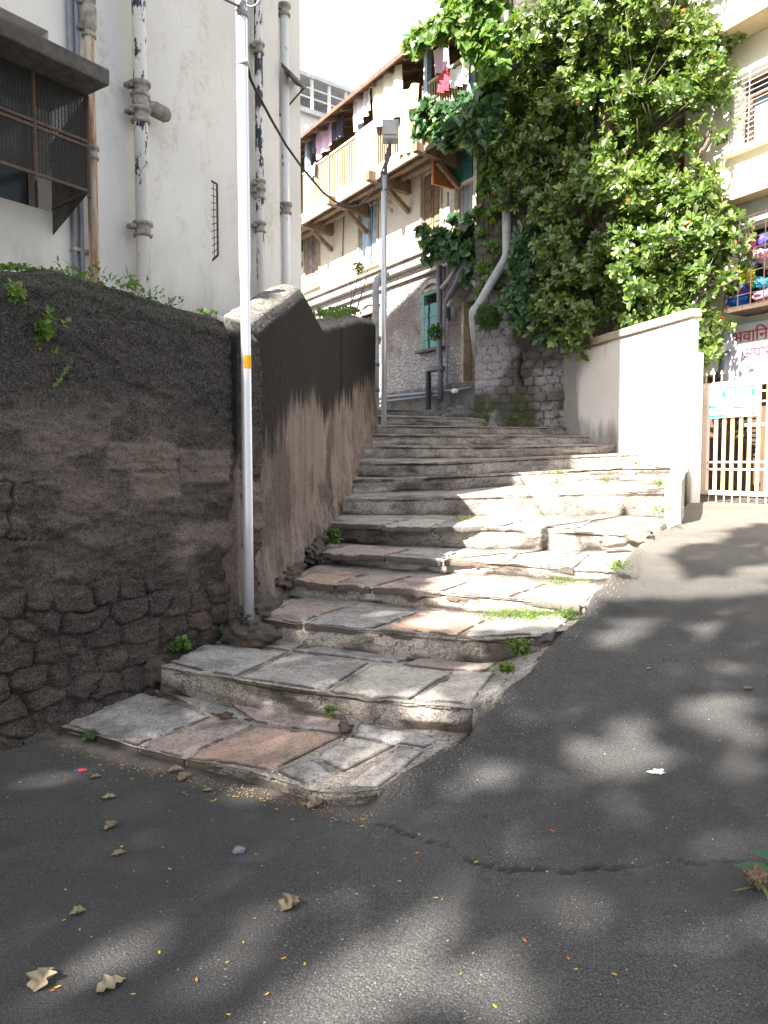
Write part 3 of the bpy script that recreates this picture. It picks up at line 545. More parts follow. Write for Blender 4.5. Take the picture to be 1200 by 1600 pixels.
def disp_front(s, z, top):
    wx = .35*(fbm(s*3, z*3, 3, 91)-.5)+.25*(fbm(s*12, z*12, 2, 94)-.5); wz = .35*(fbm(s*3, z*3, 3, 92)-.5)+.25*(fbm(s*12, z*12, 2, 95)-.5)
    f1, f2, cid = worley(s*4.6+wx, z*7.2+wz, .85, 3)
    e = f2-f1; sh = .042*ss(.0, .16, e)*(.3+1.0*cid)-.005
    e2 = ss(.07, .01, e+.03*(fbm(s*30, z*30, 3, 2)-.5))*ss(.35, .6, fbm(s*5, z*5, 3, 97))
    lim = .62+.65*fbm(s*.9, s*0, 3, 17)+.5*(fbm(s*3, z*3, 4, 19)-.5)
    lim = lim+.35*ss(2.6, 1.2, s)
    m = ss(.10, -.08, z-lim)                                     # stones exposed below
    ly = fbm(s*1.1, z*7, 5, 23); pl = .07*ss(0, .3, z-lim)+.045*(fbm(s*2.2, z*2.2, 5, 29)-.5)+.05*(ly-.5)*ss(1.1, .2, z-lim)+.03*(fbm(s*10, z*18, 4, 33)-.5)+.022*(fbm(s*34, z*40, 3, 35)-.5)
    led = ss(.60, .63, fbm(s*.9+3, z*2.2, 4, 41)); pl = pl+.018*led
    b1, b2, bid = worley(s*1.9+.3, z*3.3+.2, .3, 8); jn = ss(.03, .0, b2-b1)*ss(.5, .65, fbm(s*.8, z*.8, 3, 55)); pl = pl-.03*jn
    st = sh+.03*(fbm(s*9, z*12, 4, 43)-.5)+.012*(np.abs(fbm(s*26, z*30, 3, 47)-.5))+.02
    off = pl*(1-m)+st*m
    patch = ss(.58, .64, fbm(s*1.0+9, z*1.7+1, 4, 61))*ss(.1, .3, z-lim)*ss(2.1, 1.7, z)*.8
    for (xa, ya, xb, yb) in ((150, 690, 262, 738), (188, 735, 268, 787), (149, 625, 163, 676), (262, 700, 345, 760), (60, 640, 130, 700)):
        sa_, za_ = FW.hit(xa, yb); sb_, zb_ = FW.hit(xb, ya); s0_ = sa_-FWS; s1_ = sb_-FWS; je = .03*(fbm(s*9, z*9, 4, 63)-.5)
        patch = np.maximum(patch, ss(0, .03, np.minimum(np.minimum(s-s0_, s1_-s), np.minimum(z-za_, zb_-z))+je)*(.4+.6*fbm(s*4, z*4, 3, 64)))
        pl_edge = 0
    off = off+.02*patch+.03*(np.abs(fbm(s*5, z*9, 4, 65)-.5)*2)*ss(2.2, 1.4, z)
    return off+.05*ss(.3, .0, z), {'stone': m, 'cell': cid, 'gap': np.clip(m*e2+(1-m)*jn*.6, 0, 1), 'patch': patch}
FW = Frame(-5.09, .72, 1); FWS = 1.9*math.sqrt(1+.72**2)
fa = lambda Y_: (-5.09+.72*Y_, Y_)
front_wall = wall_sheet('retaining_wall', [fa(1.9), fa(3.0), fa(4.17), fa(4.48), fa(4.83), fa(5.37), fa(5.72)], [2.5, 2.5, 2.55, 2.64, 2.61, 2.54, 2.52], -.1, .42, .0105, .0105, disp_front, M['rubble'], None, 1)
tag(front_wall, 'dark stained retaining wall of rubble stone and crumbling plaster left of the bottom steps', 'wall')
def disp_render(s, z, top):
    o = .03*(fbm(s*1.3, z*.8, 2, 5)-.5)+.004*(fbm(s*22, z*9, 4, 7)-.5)+.008*(fbm(s*30, z*30, 3, 9)-.5)
    o = o+.10*ss(.35, -.1, z-(.35+.24*s))*fbm(s*6, z*6, 4, 31)
    o = o+.03*ss(4.62, 4.64, s)+.025*ss(8.1, 8.12, s)
    return o, {'top': -top+.0*s}
w2 = [(-1.04, 5.42), (-.95, 5.9), (-.86, 6.5), (-.76, 7.5), (-.66, 8.7), (-.56, 10), (-.41, 12.3), (-.21, 14.3)]
second_wall = wall_sheet('retaining_wall', w2, [2.55, 2.62, 2.86, 3.22, 3.10, 3.36, 3.86, 4.17], 0.0, .38, .018, .018, disp_render, M['render2'], None, 1)
tag(second_wall, 'tall rendered wall with black and brown rain streaks rising beside the left edge of the steps', 'wall')
# ------------------------------------------------------------------ wall panel with openings
def panel(mb, fr, s0, s1, z0, z1, holes=(), depth=0., rev=.2):
    ss_ = sorted({s0, s1, *[min(max(v, s0), s1) for h in holes for v in h[:2]]}); zs = sorted({z0, z1, *[min(max(v, z0), z1) for h in holes for v in h[2:]]})
    for a, b in zip(ss_[:-1], ss_[1:]):
        for c, d in zip(zs[:-1], zs[1:]):
            m, n = (a+b)/2, (c+d)/2
            if any(h[0] < m < h[1] and h[2] < n < h[3] for h in holes): continue
            mb.poly([fr.pt(a, c, depth), fr.pt(b, c, depth), fr.pt(b, d, depth), fr.pt(a, d, depth)])
    for h in holes:
        a, b, c, d = h; q = [(a, c), (b, c), (b, d), (a, d)]
        for (u, v), (x, y) in zip(q, q[1:]+q[:1]): mb.poly([fr.pt(u, v, depth), fr.pt(x, y, depth), fr.pt(x, y, depth-rev), fr.pt(u, v, depth-rev)])
    return mb
def shell(mb, fr, s0, s1, z0, z1, depth, back):        # sides, roof and back of a building body
    q = lambda a, z, d: fr.pt(a, z, d)
    mb.poly([q(s0, z0, depth), q(s0, z0, back), q(s0, z1, back), q(s0, z1, depth)]); mb.poly([q(s1, z0, depth), q(s1, z0, back), q(s1, z1, back), q(s1, z1, depth)])
    mb.poly([q(s0, z1, depth), q(s1, z1, depth), q(s1, z1, back), q(s0, z1, back)]); mb.poly([q(s0, z0, back), q(s1, z0, back), q(s1, z1, back), q(s0, z1, back)])
    return mb
# ------------------------------------------------------------------ left apartment building
LB = Frame(-7.19, .69, 1)
H = lambda px, py, d=0.: LB.hit(px, py, d)
sA = H(330, 300)[0]; sB = H(437, 300, -.15)[0]; sC = H(470, 300, -.30)[0]; sL = 6.3
apt = thing('apartment_building', LB.pt(sL, 0), 'tall cream plastered apartment building with peeling drain pipes behind the dark wall', 'building')
zt = 13.0; wz0 = H(82, 332)[1]; wtop = H(82, 120)[1]; wr = H(82, 300)[0]
mb = MB(); panel(mb, LB, sL, sA, 0, zt, [(sL+.001, wr, wz0, wtop+.35)], 0, .25)
mb.poly([LB.pt(sA, 0, 0), LB.pt(sA, zt, 0), LB.pt(sA, zt, -.15), LB.pt(sA, 0, -.15)])
panel(mb, LB, sA, sB, 0, zt, [], -.15); mb.poly([LB.pt(sB, 0, -.15), LB.pt(sB, zt, -.15), LB.pt(sB, zt, -.3), LB.pt(sB, 0, -.3)])
panel(mb, LB, sB, sC, 0, zt, [], -.30); shell(mb, LB, sL, sC, 0, zt, -.3, -7)
mb.build('wall', M['plaster'], apt)
win = MB().box(LB, sL+.01, wr-.002, wz0, wtop+.34, -.26, -.25).build('window', M['black'], apt)
pz = MB(); a0 = wr-.9
for i in range(4): pz.box(LB, wr-.06-.42*(i+1)+.02, wr-.06-.42*i-.02, wz0+.05, wtop-.2, -.245, -.235)
pz.build('pane', M['glassdark'], win)
fm = MB()
for i in range(5): fm.box(LB, wr-.04-.42*i-.03, wr-.04-.42*i+.01, wz0+.01, wtop-.1, -.234, -.20)
fm.build('window_frame', M['greywood'], win)
# concrete canopy
ca = H(172, 108, .78); cb = H(172, 134, .78)
MB().box(LB, sL-.3, ca[0], cb[1], ca[1], -.02, .78).build('canopy', M['darkconc'], apt, bevel=.015)
# protruding cage in front of the window
cg = MB(); e0 = H(137, 200, .5)[0]; cz0 = H(100, 352, .3)[1]; cz1 = cb[1]-.005
def mesh_face(mb, p00, p10, p01, nx, nz, r):
    for i in range(nx+1):
        a = p00.lerp(p10, i/nx); mb.bar(a, a+(p01-p00), r)
    for j in range(nz+1):
        a = p00.lerp(p01, j/nz); mb.bar(a, a+(p10-p00), r)
q = lambda s_, z_, d_: LB.pt(s_, z_, d_)
wm = MB(); mesh_face(wm, q(e0, cz0+.25, .5), q(e0, cz0, 0), q(e0, cz1, .5), 22, 60, .0045); mesh_face(wm, q(sL, cz0+.25, .5), q(e0, cz0+.25, .5), q(sL, cz1, .5), 56, 56, .0065)
cage = MB()
for z_ in (cz0+.25, (cz0+cz1)/2+.1, cz1-.35):
    cage.bar(q(e0, z_, .5), q(e0, z_-.04, 0), .022); cage.bar(q(sL, z_, .5), q(e0, z_, .5), .022)
cage.bar(q(e0, cz0+.2, .5), q(e0, cz1, .5), .028)
for i in range(1, 4): cage.bar(q(e0-.45*i, cz0+.2, .505), q(e0-.45*i, cz1, .505), .018)
cage = cage.build('window_cage', M['rustiron'], apt); wm.build('wire_mesh', M['wire'], cage)
def pipe(px, y0, y1, r, mat, depth, collars=(), name='drain_pipe', base=0., n=14, tee=None, zmax=None):
    s_, z0 = H(px, y1, depth+r); z1 = zmax if zmax else H(px, y0, depth+r)[1]
    p = MB().tube([LB.pt(s_, base if base is not None else z0, depth+r), LB.pt(s_, z1, depth+r)], r, n).build(name, M[mat], apt, True)
    for cy in collars:
        zc = H(px, cy, depth+r)[1]; c = LB.pt(s_, zc, depth+r); m = MB()
        prof = [(-.075, 1.12), (-.07, 1.38), (-.05, 1.42), (-.045, 1.15), (.0, 1.12), (.02, 1.18), (.025, 1.5), (.055, 1.5), (.06, 1.15)]
        kk = min(1, r/.05)
        m.tube([c+Vector((0, 0, h*kk)) for h, _ in prof], [r*k for _, k in prof], n)
        m.box(LB, s_-r*2.1, s_-r*1.1, zc-.015, zc+.02, depth, depth+r*1.2); m.build('collar', M['collar'], p, True)
    return p, s_, z0
pipe(118, 0, 440, .020, 'conduit', .01, (), 'conduit', zmax=12.8); pipe(129, 0, 440, .022, 'conduit', .01, (), 'conduit', zmax=12.8)
mb = MB(); s1_, z1_ = H(112, 385, .03); s2_, _ = H(140, 395, .03); mb.box(LB, s1_, s2_, z1_-.03, z1_+.0, .0, .05); mb.build('pipe_clamp', M['collar'], apt)
p1, s_, _ = pipe(148, 0, 440, .042, 'piperust', .05, (12, 52, 240), zmax=12.8)
c = LB.pt(s_, H(148, 32, .09)[1], .092); MB().tube([c+Vector((0, 0, -.12)), c+Vector((0, 0, -.06)), c+Vector((0, 0, .06)), c+Vector((0, 0, .11))], [.05, .066, .066, .05], 14).build('junction', M['collar'], p1, True)
p2, s_, _ = pipe(225, 0, 450, .062, 'pipepeel', .06, (142, 182, 358), zmax=12.8)
zc = H(225, 162, .12)[1]; c = LB.pt(s_, zc, .122); e = LB.pt(H(263, 170, .15)[0], zc-.03, .15)
MB().tube([c+Vector((0, 0, -.1)), c+Vector((0, 0, .12))], [.072, .072], 14).tube([c, c.lerp(e, .45), c.lerp(e, .46), c.lerp(e, .9), c.lerp(e, .92), e], [.05, .055, .068, .068, .05, .05], 14).build('junction', M['collar'], p2, True)
pipe(408, 0, 500, .045, 'pipepeel', -.12, (78, 290, 302, 355), zmax=12.8)
pipe(448, 20, 500, .050, 'pipe', -.26, (326, 18), zmax=H(448, 8, -.2)[1])
# small tin canopy near the corner
s1_, z1_ = H(438, 97, -.15); s2_, z2_ = H(469, 117, .05)
ch = MB(); ch.hexa([q(s1_, z1_-.05, -.14), q(s1_+.42, z1_-.05, -.29), q(s1_+.42, z1_-.15, -.12), q(s1_, z1_-.18, .0), q(s1_, z1_, -.14), q(s1_+.42, z1_, -.29), q(s1_+.42, z1_-.11, -.12), q(s1_, z1_-.14, .0)])
ch = ch.build('small_canopy', M['concrete'], apt); MB().bar(q(s1_+.38, z1_-.15, -.14), q(s1_+.14, z1_-.5, -.29), .02).build('stay_rod', M['rustiron'], ch)
# wire flap on the recess
fl = MB(); a = [H(334, 272, .0), H(349, 290, .12), H(349, 395, .12), H(334, 415, 0)]
P4 = [LB.pt(sA+.02, H(334, 272)[1], -.14), LB.pt(sA+.08, H(345, 290)[1], .0), LB.pt(sA+.08, H(345, 400)[1], .0), LB.pt(sA+.02, H(334, 415)[1], -.14)]
for i in range(12): fl.bar(P4[0].lerp(P4[3], i/11), P4[1].lerp(P4[2], i/11), .006)
for i in range(5): fl.bar(P4[0].lerp(P4[1], i/4), P4[3].lerp(P4[2], i/4), .006)
for a, b in ((0, 1), (1, 2), (2, 3), (3, 0)): fl.bar(P4[a], P4[b], .018)
fl.build('wire_flap', M['rustiron'], apt)
# ------------------------------------------------------------------ old tenement behind the steps
HO = lambda px, py, d=0.: OLD.hit(px, py, d)
sR = HO(745, 500)[0]-1.2; sLft = HO(462, 300)[0]+2.5    # s grows away (to the left)
old = thing('tenement_building', OLD.pt(sR, 2.4), 'old brick and plaster tenement with a timber balcony, washing and shuttered windows above the stairs', 'building')
zc0 = HO(600, 432)[1]; zbal = HO(545, 300, 0.)[1]
def hole(x0, y0, x1, y1): 
    a = HO(x0, (y0+y1)/2)[0]; b = HO(x1, (y0+y1)/2)[0]; xm = (x0+x1)/2; return (min(a, b), max(a, b), HO(xm, y1)[1], HO(xm, y0)[1])
gw = hole(661, 452, 690, 545); gw2 = hole(563, 484, 592, 530); dr = hole(722, 470, 748, 612)
mb = MB(); panel(mb, OLD, sR, sLft, 1.6, zc0, [gw, gw2, dr], 0, .28); mb.build('lower_wall', M['oldlow'], old)
uw = [hole(478, 365, 500, 448), hole(563, 322, 591, 415), hole(661, 268, 690, 372), hole(711, 285, 740, 352)]
zb_ = HO(600, 262, 0)[1]; zb_ = OLD.hit(600, 262, .95)[1]      # balcony floor
mb = MB(); panel(mb, OLD, sR, sLft, zc0, zb_, uw, .02, .2); shell(mb, OLD, sR, sLft, 1.6, zb_+3.1, .0, -6); mb.build('upper_wall', M['oldup'], old)
# cornice mouldings
mb = MB(); mb.box(OLD, sR, sLft, zc0-.10, zc0+.10, .021, .16); mb.box(OLD, sR, sLft, zc0+.10, zc0+.16, .021, .24); mb.box(OLD, sR, sLft, zc0-.34, zc0-.26, .003, .09)
mb.build('cornice', M['concpale'], old, bevel=.02)
zp = HO(640, 610)[1]; mb = MB(); mb.box(OLD, sR, sLft, 1.5, zp, .01, .10); mb.build('plinth', M['concrete'], old, bevel=.02)
# arched windows
def arch_band(mb, a, b, z, rise, th, d0, d1, n=12):
    f = lambda t, ex: (a-ex+(b-a+2*ex)*t, z+rise*(1-(2*t-1)**2)+ (ex))
    for i in range(n):
        p0 = f(i/n, 0); p1 = f((i+1)/n, 0); q0 = f(i/n, th); q1 = f((i+1)/n, th)
        mb.hexa([OLD.pt(*p0, d0), OLD.pt(*p1, d0), OLD.pt(*q1, d0), OLD.pt(*q0, d0), OLD.pt(*p0, d1), OLD.pt(*p1, d1), OLD.pt(*q1, d1), OLD.pt(*q0, d1)])
def arched(h, shutter, opened):
    a, b, z0, z1 = h; w = MB().box(OLD, a+.01, b-.01, z0, z1, -.27, -.24).build('window', M['black'], old)
    m = MB(); arch_band(m, a, b, z1-.03, .16, .09, .0, .045); m.box(OLD, a-.05, b+.05, z1-.03, z1+.04, .0, .03); m.build('arch', M['concpale'], w)
    m = MB()
    m.box(OLD, a, a+.06, z0, z1-.035, -.1, .02); m.box(OLD, b-.06, b, z0, z1-.035, -.1, .02); m.box(OLD, a+.06, b-.06, z1-.1, z1-.035, -.1, .02); m.build('window_frame', M[shutter], w)
    m = MB(); zs = z1-.1-.38*(z1-z0)*.6
    for i in range(7):
        x = a+.1+(b-a-.2)*i/6; m.bar(OLD.pt(x, z0+.02, -.06), OLD.pt(x, z1-.1, -.06), .016)
    m.build('window_bars', M['rustiron'], w)
    if opened:
        zz = z0+(z1-z0)*.76
        for i, (x0, x1, dd) in enumerate(((a+.065, a+(b-a)*.60, -.02), (a+(b-a)*.70, b-.065, -.02))):
            s_ = MB(); s_.box(OLD, x0, x1, z0+.01, zz, dd, dd+.03)
            for k in range(1, 4): s_.box(OLD, x0, x1, z0+(zz-z0)*k/4-.03, z0+(zz-z0)*k/4+.03, dd+.03, dd+.045)
            s_.build('shutter', M[shutter], w)
    m = MB().box(OLD, a-.12, b+.12, z0-.07, z0-.001, -.02, .16).build('sill', M['concrete'], w, bevel=.01)
arched(gw, 'teal', True); arched(gw2, 'greywood', False)
# door
a, b, z0, z1 = dr; dw = MB().box(OLD, a+.02, b-.02, z0, z1, -.27, -.2).build('door', M['greywood'], old)
m = MB(); 
for k in range(4): m.box(OLD, a+.12, b-.12, z0+.1+(z1-z0-.1)*k/4, z0+(z1-z0-.1)*(k+1)/4, -.2, -.17)
m.build('door_panel', M['wood'], dw); m = MB(); m.box(OLD, b-.09, b, z0, z1, -.19, .03); m.box(OLD, a, a+.09, z0, z1, -.19, .03); m.build('door_frame', M['woodpale'], dw)
m = MB(); arch_band(m, a-.45, b+.1, z1-.1, .42, .07, .0, .32); m.build('door_canopy', M['concpale'], dw)
for h, mt, nm in ((uw[0], 'greywood', 'shutter'), (uw[1], 'bluepaint', 'shutter'), (uw[2], 'wood', 'shutter')):
    a, b, z0, z1 = h; w = MB().box(OLD, a+.01, b-.01, z0, z1, -.19, -.15).build('window', M['black'], old)
    m = MB(); m.box(OLD, a-.06, a, z0-.05, z1+.05, .021, .05); m.box(OLD, b, b+.06, z0-.05, z1+.05, .021, .05); m.box(OLD, a, b, z1, z1+.06, .021, .05); m.box(OLD, a-.1, b+.1, z0-.12, z0-.05, .021, .12); m.build('window_frame', M['woodpale'], w)
    mid = (a+b)/2
    for (x0, x1) in ((a+.01, mid-.015), (mid+.015, b-.01)):
        s_ = MB(); s_.box(OLD, x0, x1, z0+.01, z1-.01, -.08, -.04)
        n_ = 5
        for k in range(n_): s_.box(OLD, x0+.05, x1-.05, z0+.08+(z1-z0-.1)*k/n_, z0+(z1-z0-.1)*(k+1)/n_, -.04, -.022)
        s_.build('shutter', M[mt], w)
a, b, z0, z1 = uw[3]; w = MB().box(OLD, a+.01, b-.01, z0, z1, -.19, -.15).build('window', M['bluepaint'], old)
m = MB(); 
for k in range(5): m.bar(OLD.pt(a+(b-a)*k/4, z0, -.1), OLD.pt(a+(b-a)*k/4, z1, -.1), .03)
m.box(OLD, a-.1, b+.1, z0-.1, z0, .021, .16); m.build('window_frame', M['woodpale'], w)
zs0 = z1+.02; zs1 = HO(712, 245)[1]; s_ = HO(710, 270)[0]
m = MB(); m.box(OLD, s_-.05, s_+.02, z1-.05, zs1, .03, .60)
for k in range(8): m.box(OLD, s_+.021, s_+.04, z1+.02+(zs1-z1-.1)*k/8, z1+.02+(zs1-z1-.1)*(k+.6)/8, .08, .55)
m.build('open_shutter', M['orangewood'], w); MB().box(OLD, a, b, z1+.02, zs1, .021, .05).build('upper_shutter', M['tealdark'], w)
# balcony
BD = .95; bal = MB()
bal.box(OLD, sR+.3, sLft-1, zb_-.02, zb_+.05, .03, BD); bal.box(OLD, sR+.3, sLft-1, zb_-.20, zb_+.08, BD, BD+.06)
bal = bal.build('balcony', M['woodpale'], old)
sa = HO(700, 215, BD)[0]; k = 0; x = sa-1.2
bm_ = MB()
jm = MB()
while x < sLft-1:
    m = MB(); m.hexa([OLD.pt(x, zb_-.34, .02), OLD.pt(x+.16, zb_-.34, .02), OLD.pt(x+.16, zb_-.22, BD+.25), OLD.pt(x, zb_-.22, BD+.25), OLD.pt(x, zb_-.021, .02), OLD.pt(x+.16, zb_-.021, .02), OLD.pt(x+.16, zb_-.021, BD+.25), OLD.pt(x, zb_-.021, BD+.25)])
    m.bar(OLD.pt(x+.08, zb_-.75, .03), OLD.pt(x+.08, zb_-.33, .6), .1); m.build('bracket', M['wood'], bal); x += 1.95
for d_ in (.3, .62): jm.box(OLD, sR+.3, sLft-1, zb_-.13, zb_-.022, d_, d_+.09)
jm.build('joist', M['wood'], bal)
zr = OLD.hit(520, 238, BD)[1]
def rail(x0, x1):
    a, b = sorted((HO(x0, 250, BD)[0], HO(x1, 250, BD)[0])); m = MB(); m.box(OLD, a, b, zr-.05, zr, BD-.03, BD+.03); m.box(OLD, a, b, zb_+.10, zb_+.14, BD-.02, BD+.02)
    n_ = int((b-a)/.085)
    for i in range(n_+1): x = a+(b-a)*i/n_; m.bar(OLD.pt(x, zb_+.1, BD), OLD.pt(x, zr-.02, BD), .022)
    m.build('railing', M['railing'], bal)
rail(474, 513); rail(516, 556); rail(590, 640); rail(660, 735)
a, b = sorted((HO(558, 250, BD)[0], HO(588, 250, BD)[0])); MB().box(OLD, a, b, zb_+.05, zr+.02, BD-.02, BD+.05).build('balcony_panel', M['whitecloth'], bal)
zro = zb_+2.75; 
for px in (480, 562, 667, 735):
    s_ = HO(px, 200, BD)[0]; MB().box(OLD, s_-.06, s_+.06, zb_+.05, zb_+2.35, BD-.07, BD-.035+.08).build('balcony_post', M['bluepaint'], bal)
MB().box(OLD, sR+.2, sLft-.5, zb_+.06, zb_+3.0, -.05, .018).build('balcony_back_wall', M['oliveboard'], bal)
m = MB()
for px in (500, 545, 605, 650, 700): 
    s_ = HO(px, 200, 0)[0]; MB().box(OLD, s_-.4, s_+.4, zb_+.1, zb_+2.1, .019, .05).build('balcony_door', M['browndoor'], bal)

# roof
re_ = OLD.hit(560, 142, 1.25); zE = re_[1]
m = MB(); A_ = lambda s_, z_, d_: OLD.pt(s_, z_, d_)
m.hexa([A_(sR-.2, zE-.04, 1.3), A_(sLft, zE-.04, 1.3), A_(sLft, zE+1.6, -3), A_(sR-.2, zE+1.6, -3), A_(sR-.2, zE+.03, 1.3), A_(sLft, zE+.03, 1.3), A_(sLft, zE+1.67, -3), A_(sR-.2, zE+1.67, -3)])
m.box(OLD, sR-.2, sLft, zE-.09, zE-.0, 1.301, 1.34); rf = m.build('roof', M['roofsheet'], old)
m = MB(); x = sR
while x < sLft: m.hexa([A_(x, zE-.14, 1.25), A_(x+.07, zE-.14, 1.25), A_(x+.07, zE+.33, 0), A_(x, zE+.33, 0), A_(x, zE-.05, 1.25), A_(x+.07, zE-.05, 1.25), A_(x+.07, zE+.42, 0), A_(x, zE+.42, 0)]); x += .7
m.build('rafter', M['wood'], rf)
print('OLD', 'cornice', zc0, 'balcony', zb_, 'rail', zr, 'eave', zE, 'plinth', zp, 'door', dr, 's', sR, sLft)
# vertical pipes on the facade
def opipe(pts, r, mat, name='facade_pipe', d=.12): return MB().tube([OLD.pt(*HO(x, y, dd), dd) for x, y, dd in pts], r, 10).build(name, M[mat], old, True)
opipe([(688, 625, .35), (688, 575, .3), (686, 545, .2), (687, 500, .14), (686, 415, .14)], .065, 'pvcdark')
opipe([(669, 640, .35), (669, 580, .35), (673, 577, .35), (692, 576, .3)], .07, 'pvcdark')
opipe([(699, 615, .2), (699, 500, .16), (699, 400, .14), (700, 300, .14)], .018, 'conduit')
opipe([(560, 640, .3), (600, 620, .28), (690, 612, .24), (735, 606, .2)], .03, 'conduit'); opipe([(560, 648, .3), (600, 627, .28), (690, 617, .24)], .025, 'conduit')
opipe([(700, 500, .1), (699, 470, .3), (715, 440, .4), (728, 405, .3)], .07, 'pvcdark'); opipe([(690, 450, .2), (702, 436, .25), (722, 405, .2)], .05, 'pvc')
for px in (535, 580): opipe([(px, 415, .05), (px+2, 330, .05), (px+1, 310, .05)], .012, 'wire', 'facade_cable')
# lane behind the steps
lm = MB(); pts = [(-.35, 15.9), (1.95, 15.55), (3.4, 14.9), (6, 20), (0, 30), (-14, 40), (-14, 24)]
b = [Vector((x, y, 0)) for x, y in pts]; t = [Vector((x, y, 2.62)) for x, y in pts]
lm.poly(t)
for i in range(len(b)): j = (i+1) % len(b); lm.poly([b[i], b[j], t[j], t[i]])
tag(lm.build('path', M['concrete'], None), kind='structure')
# ------------------------------------------------------------------ far rooftop block
fb = Frame(-8.2, .9, 1)
fbs = thing('apartment_building', (-4, 36, 0), 'distant white building with a railed roof terrace above the tenement roof', 'building')
fr2 = Frame(-4.5-.55*40*0, .0, 1)
FB = Frame(-46, 1.25, 1); hh = lambda x, y, d=0: FB.hit(x, y, d)
a0 = hh(462, 160); a1 = hh(522, 160); zt_ = hh(495, 178)[1]
m = MB().box(FB, a0[0]-3, a1[0]+1, 0, zt_, -6, 0).build('wall', M['plasticwhite'], fbs)
m = MB().box(FB, a0[0]-3, a1[0]+1, zt_-.2, zt_, .02, .25).box(FB, a0[0]-3, a1[0]+1, zt_+1.3, zt_+1.45, -2, .25); m.build('terrace_slab', M['pvc'], fbs)
m = MB(); x = a0[0]-2
while x < a1[0]+1: m.box(FB, x, x+.12, zt_, zt_+1.3, .05, .15); x += .9
for z_ in (.5, .9): m.box(FB, a0[0]-3, a1[0]+1, zt_+z_, zt_+z_+.05, .06, .12)
m.build('terrace_railing', M['plasticwhite'], fbs); MB().box(FB, a0[0]-3, a1[0]+1, zt_, zt_+1.3, -2.2, -2).build('terrace_back', M['greypaint'], fbs)
# ------------------------------------------------------------------ ivy clad stone building
p0 = Vector(P(742, 640, 15.4)); p1 = Vector(P(884, 670, 14.5)); 
fz = lambda s, z: fbm(s*2.5, z*2.5, 4, 5)
def disp_stone(s, z, top):
    f1, f2, cid = worley(s*4.2+1+.2*fbm(s*5, z*5, 3, 1), z*6.2+.2*fbm(s*5, z*5, 3, 2), .55, 13); e = f2-f1; m = ss(.2, .5, fbm(s*1.1+2, z*.9, 4, 6)+.25*ss(.3, 1.2, s)-.1)
    h = .04*ss(.02, .25, e)*(.4+.8*cid); o = h*(.35+.65*m)+.03*(fbm(s*7, z*7, 4, 8)-.5)+.05*(fbm(s*1.5, z*1.2, 3, 10)-.5)
    hol = ss(.08, .0, np.abs(s-.95-.12*(fbm(z*4, z*0, 3, 3)-.5)))*ss(.0, .1, z-3.0)*ss(3.75, 3.6, z)*ss(.42, .5, fbm(s*9, z*7, 3, 4))
    wash = .85*ss(.46, .66, fbm(s*1.3, z*1.1, 4, 12)+.28*ss(1.0, .3, s)-.12*ss(3.2, 2.6, z)-.3*ss(4.2, 5., z))
    return o-.10*hol, {'cell': cid, 'gap': np.clip(ss(.06, .0, e)*(.15+.85*m)+hol, 0, 1), 'wash': wash, 'moss': ss(3.2, 2.5, z)+.6*ss(4.2, 5.5, z)}
rt = Vector((p1.x-p0.x, p1.y-p0.y, 0)).normalized()
SB = thing('stone_building', (p0.x, p0.y, 0), 'tall rubble stone building end with peeling whitewash half hidden by the glossy tree', 'building')
pa, pb = (p0.x, p0.y), (p1.x+rt.x*.5, p1.y+rt.y*.5)
wall_sheet('rubble_wall', [pa, (pa[0]+.5*rt.x, pa[1]+.5*rt.y), ((pa[0]+pb[0])/2, (pa[1]+pb[1])/2), pb], [12.6]*4, 1.7, 3.6, .022, .022, disp_stone, M['rubblewhite'], SB, 1)
m = MB(); sb = Frame(0, 1, 1)
bx = [Vector((pb[0], pb[1]-.03, 0)), Vector((pb[0]+3.4, pb[1]+.5, 0)), Vector((pb[0]+3.4, pb[1]+4, 0)), Vector((pb[0], pb[1]+3.5, 0))]
m.hexa(bx+[v+Vector((0, 0, 12.4)) for v in bx]); m.build('side_wall', M['oldlow'], SB)
m = MB()
for z_ in (6.2, 9.4):
    c = bx[0].lerp(bx[1], .38); t_ = (bx[1]-bx[0]).normalized(); nn = Vector((t_.y, -t_.x, 0))
    m = MB(); m.hexa([c+Vector((0, 0, z_))+nn*.01, c+t_*1.0+Vector((0, 0, z_))+nn*.01, c+t_*1.0+Vector((0, 0, z_))+nn*.05, c+Vector((0, 0, z_))+nn*.05, c+Vector((0, 0, z_+1.3))+nn*.01, c+t_*1.0+Vector((0, 0, z_+1.3))+nn*.01, c+t_*1.0+Vector((0, 0, z_+1.3))+nn*.05, c+Vector((0, 0, z_+1.3))+nn*.05]); m.build('shutter', M['orangewood'], SB)

MB().tube([P(793, 640-1300, 15.1), P(793, 135, 15.0)], .075, 12).build('drain_pipe', M['pipe'], SB, True)
MB().tube([P(791, 296, 14.85), P(792, 396, 14.9), P(788, 408, 14.9), P(764, 448, 14.95), P(748, 477, 14.95), P(740, 486, 14.9), P(737, 498, 14.8), P(742, 560, 15.1)], [.085]*6+[.06, .03], 12).tube([P(788, 308, 14.85), P(771, 288, 14.85)], .07, 12).build('drain_pipe', M['pvc'], SB, True)
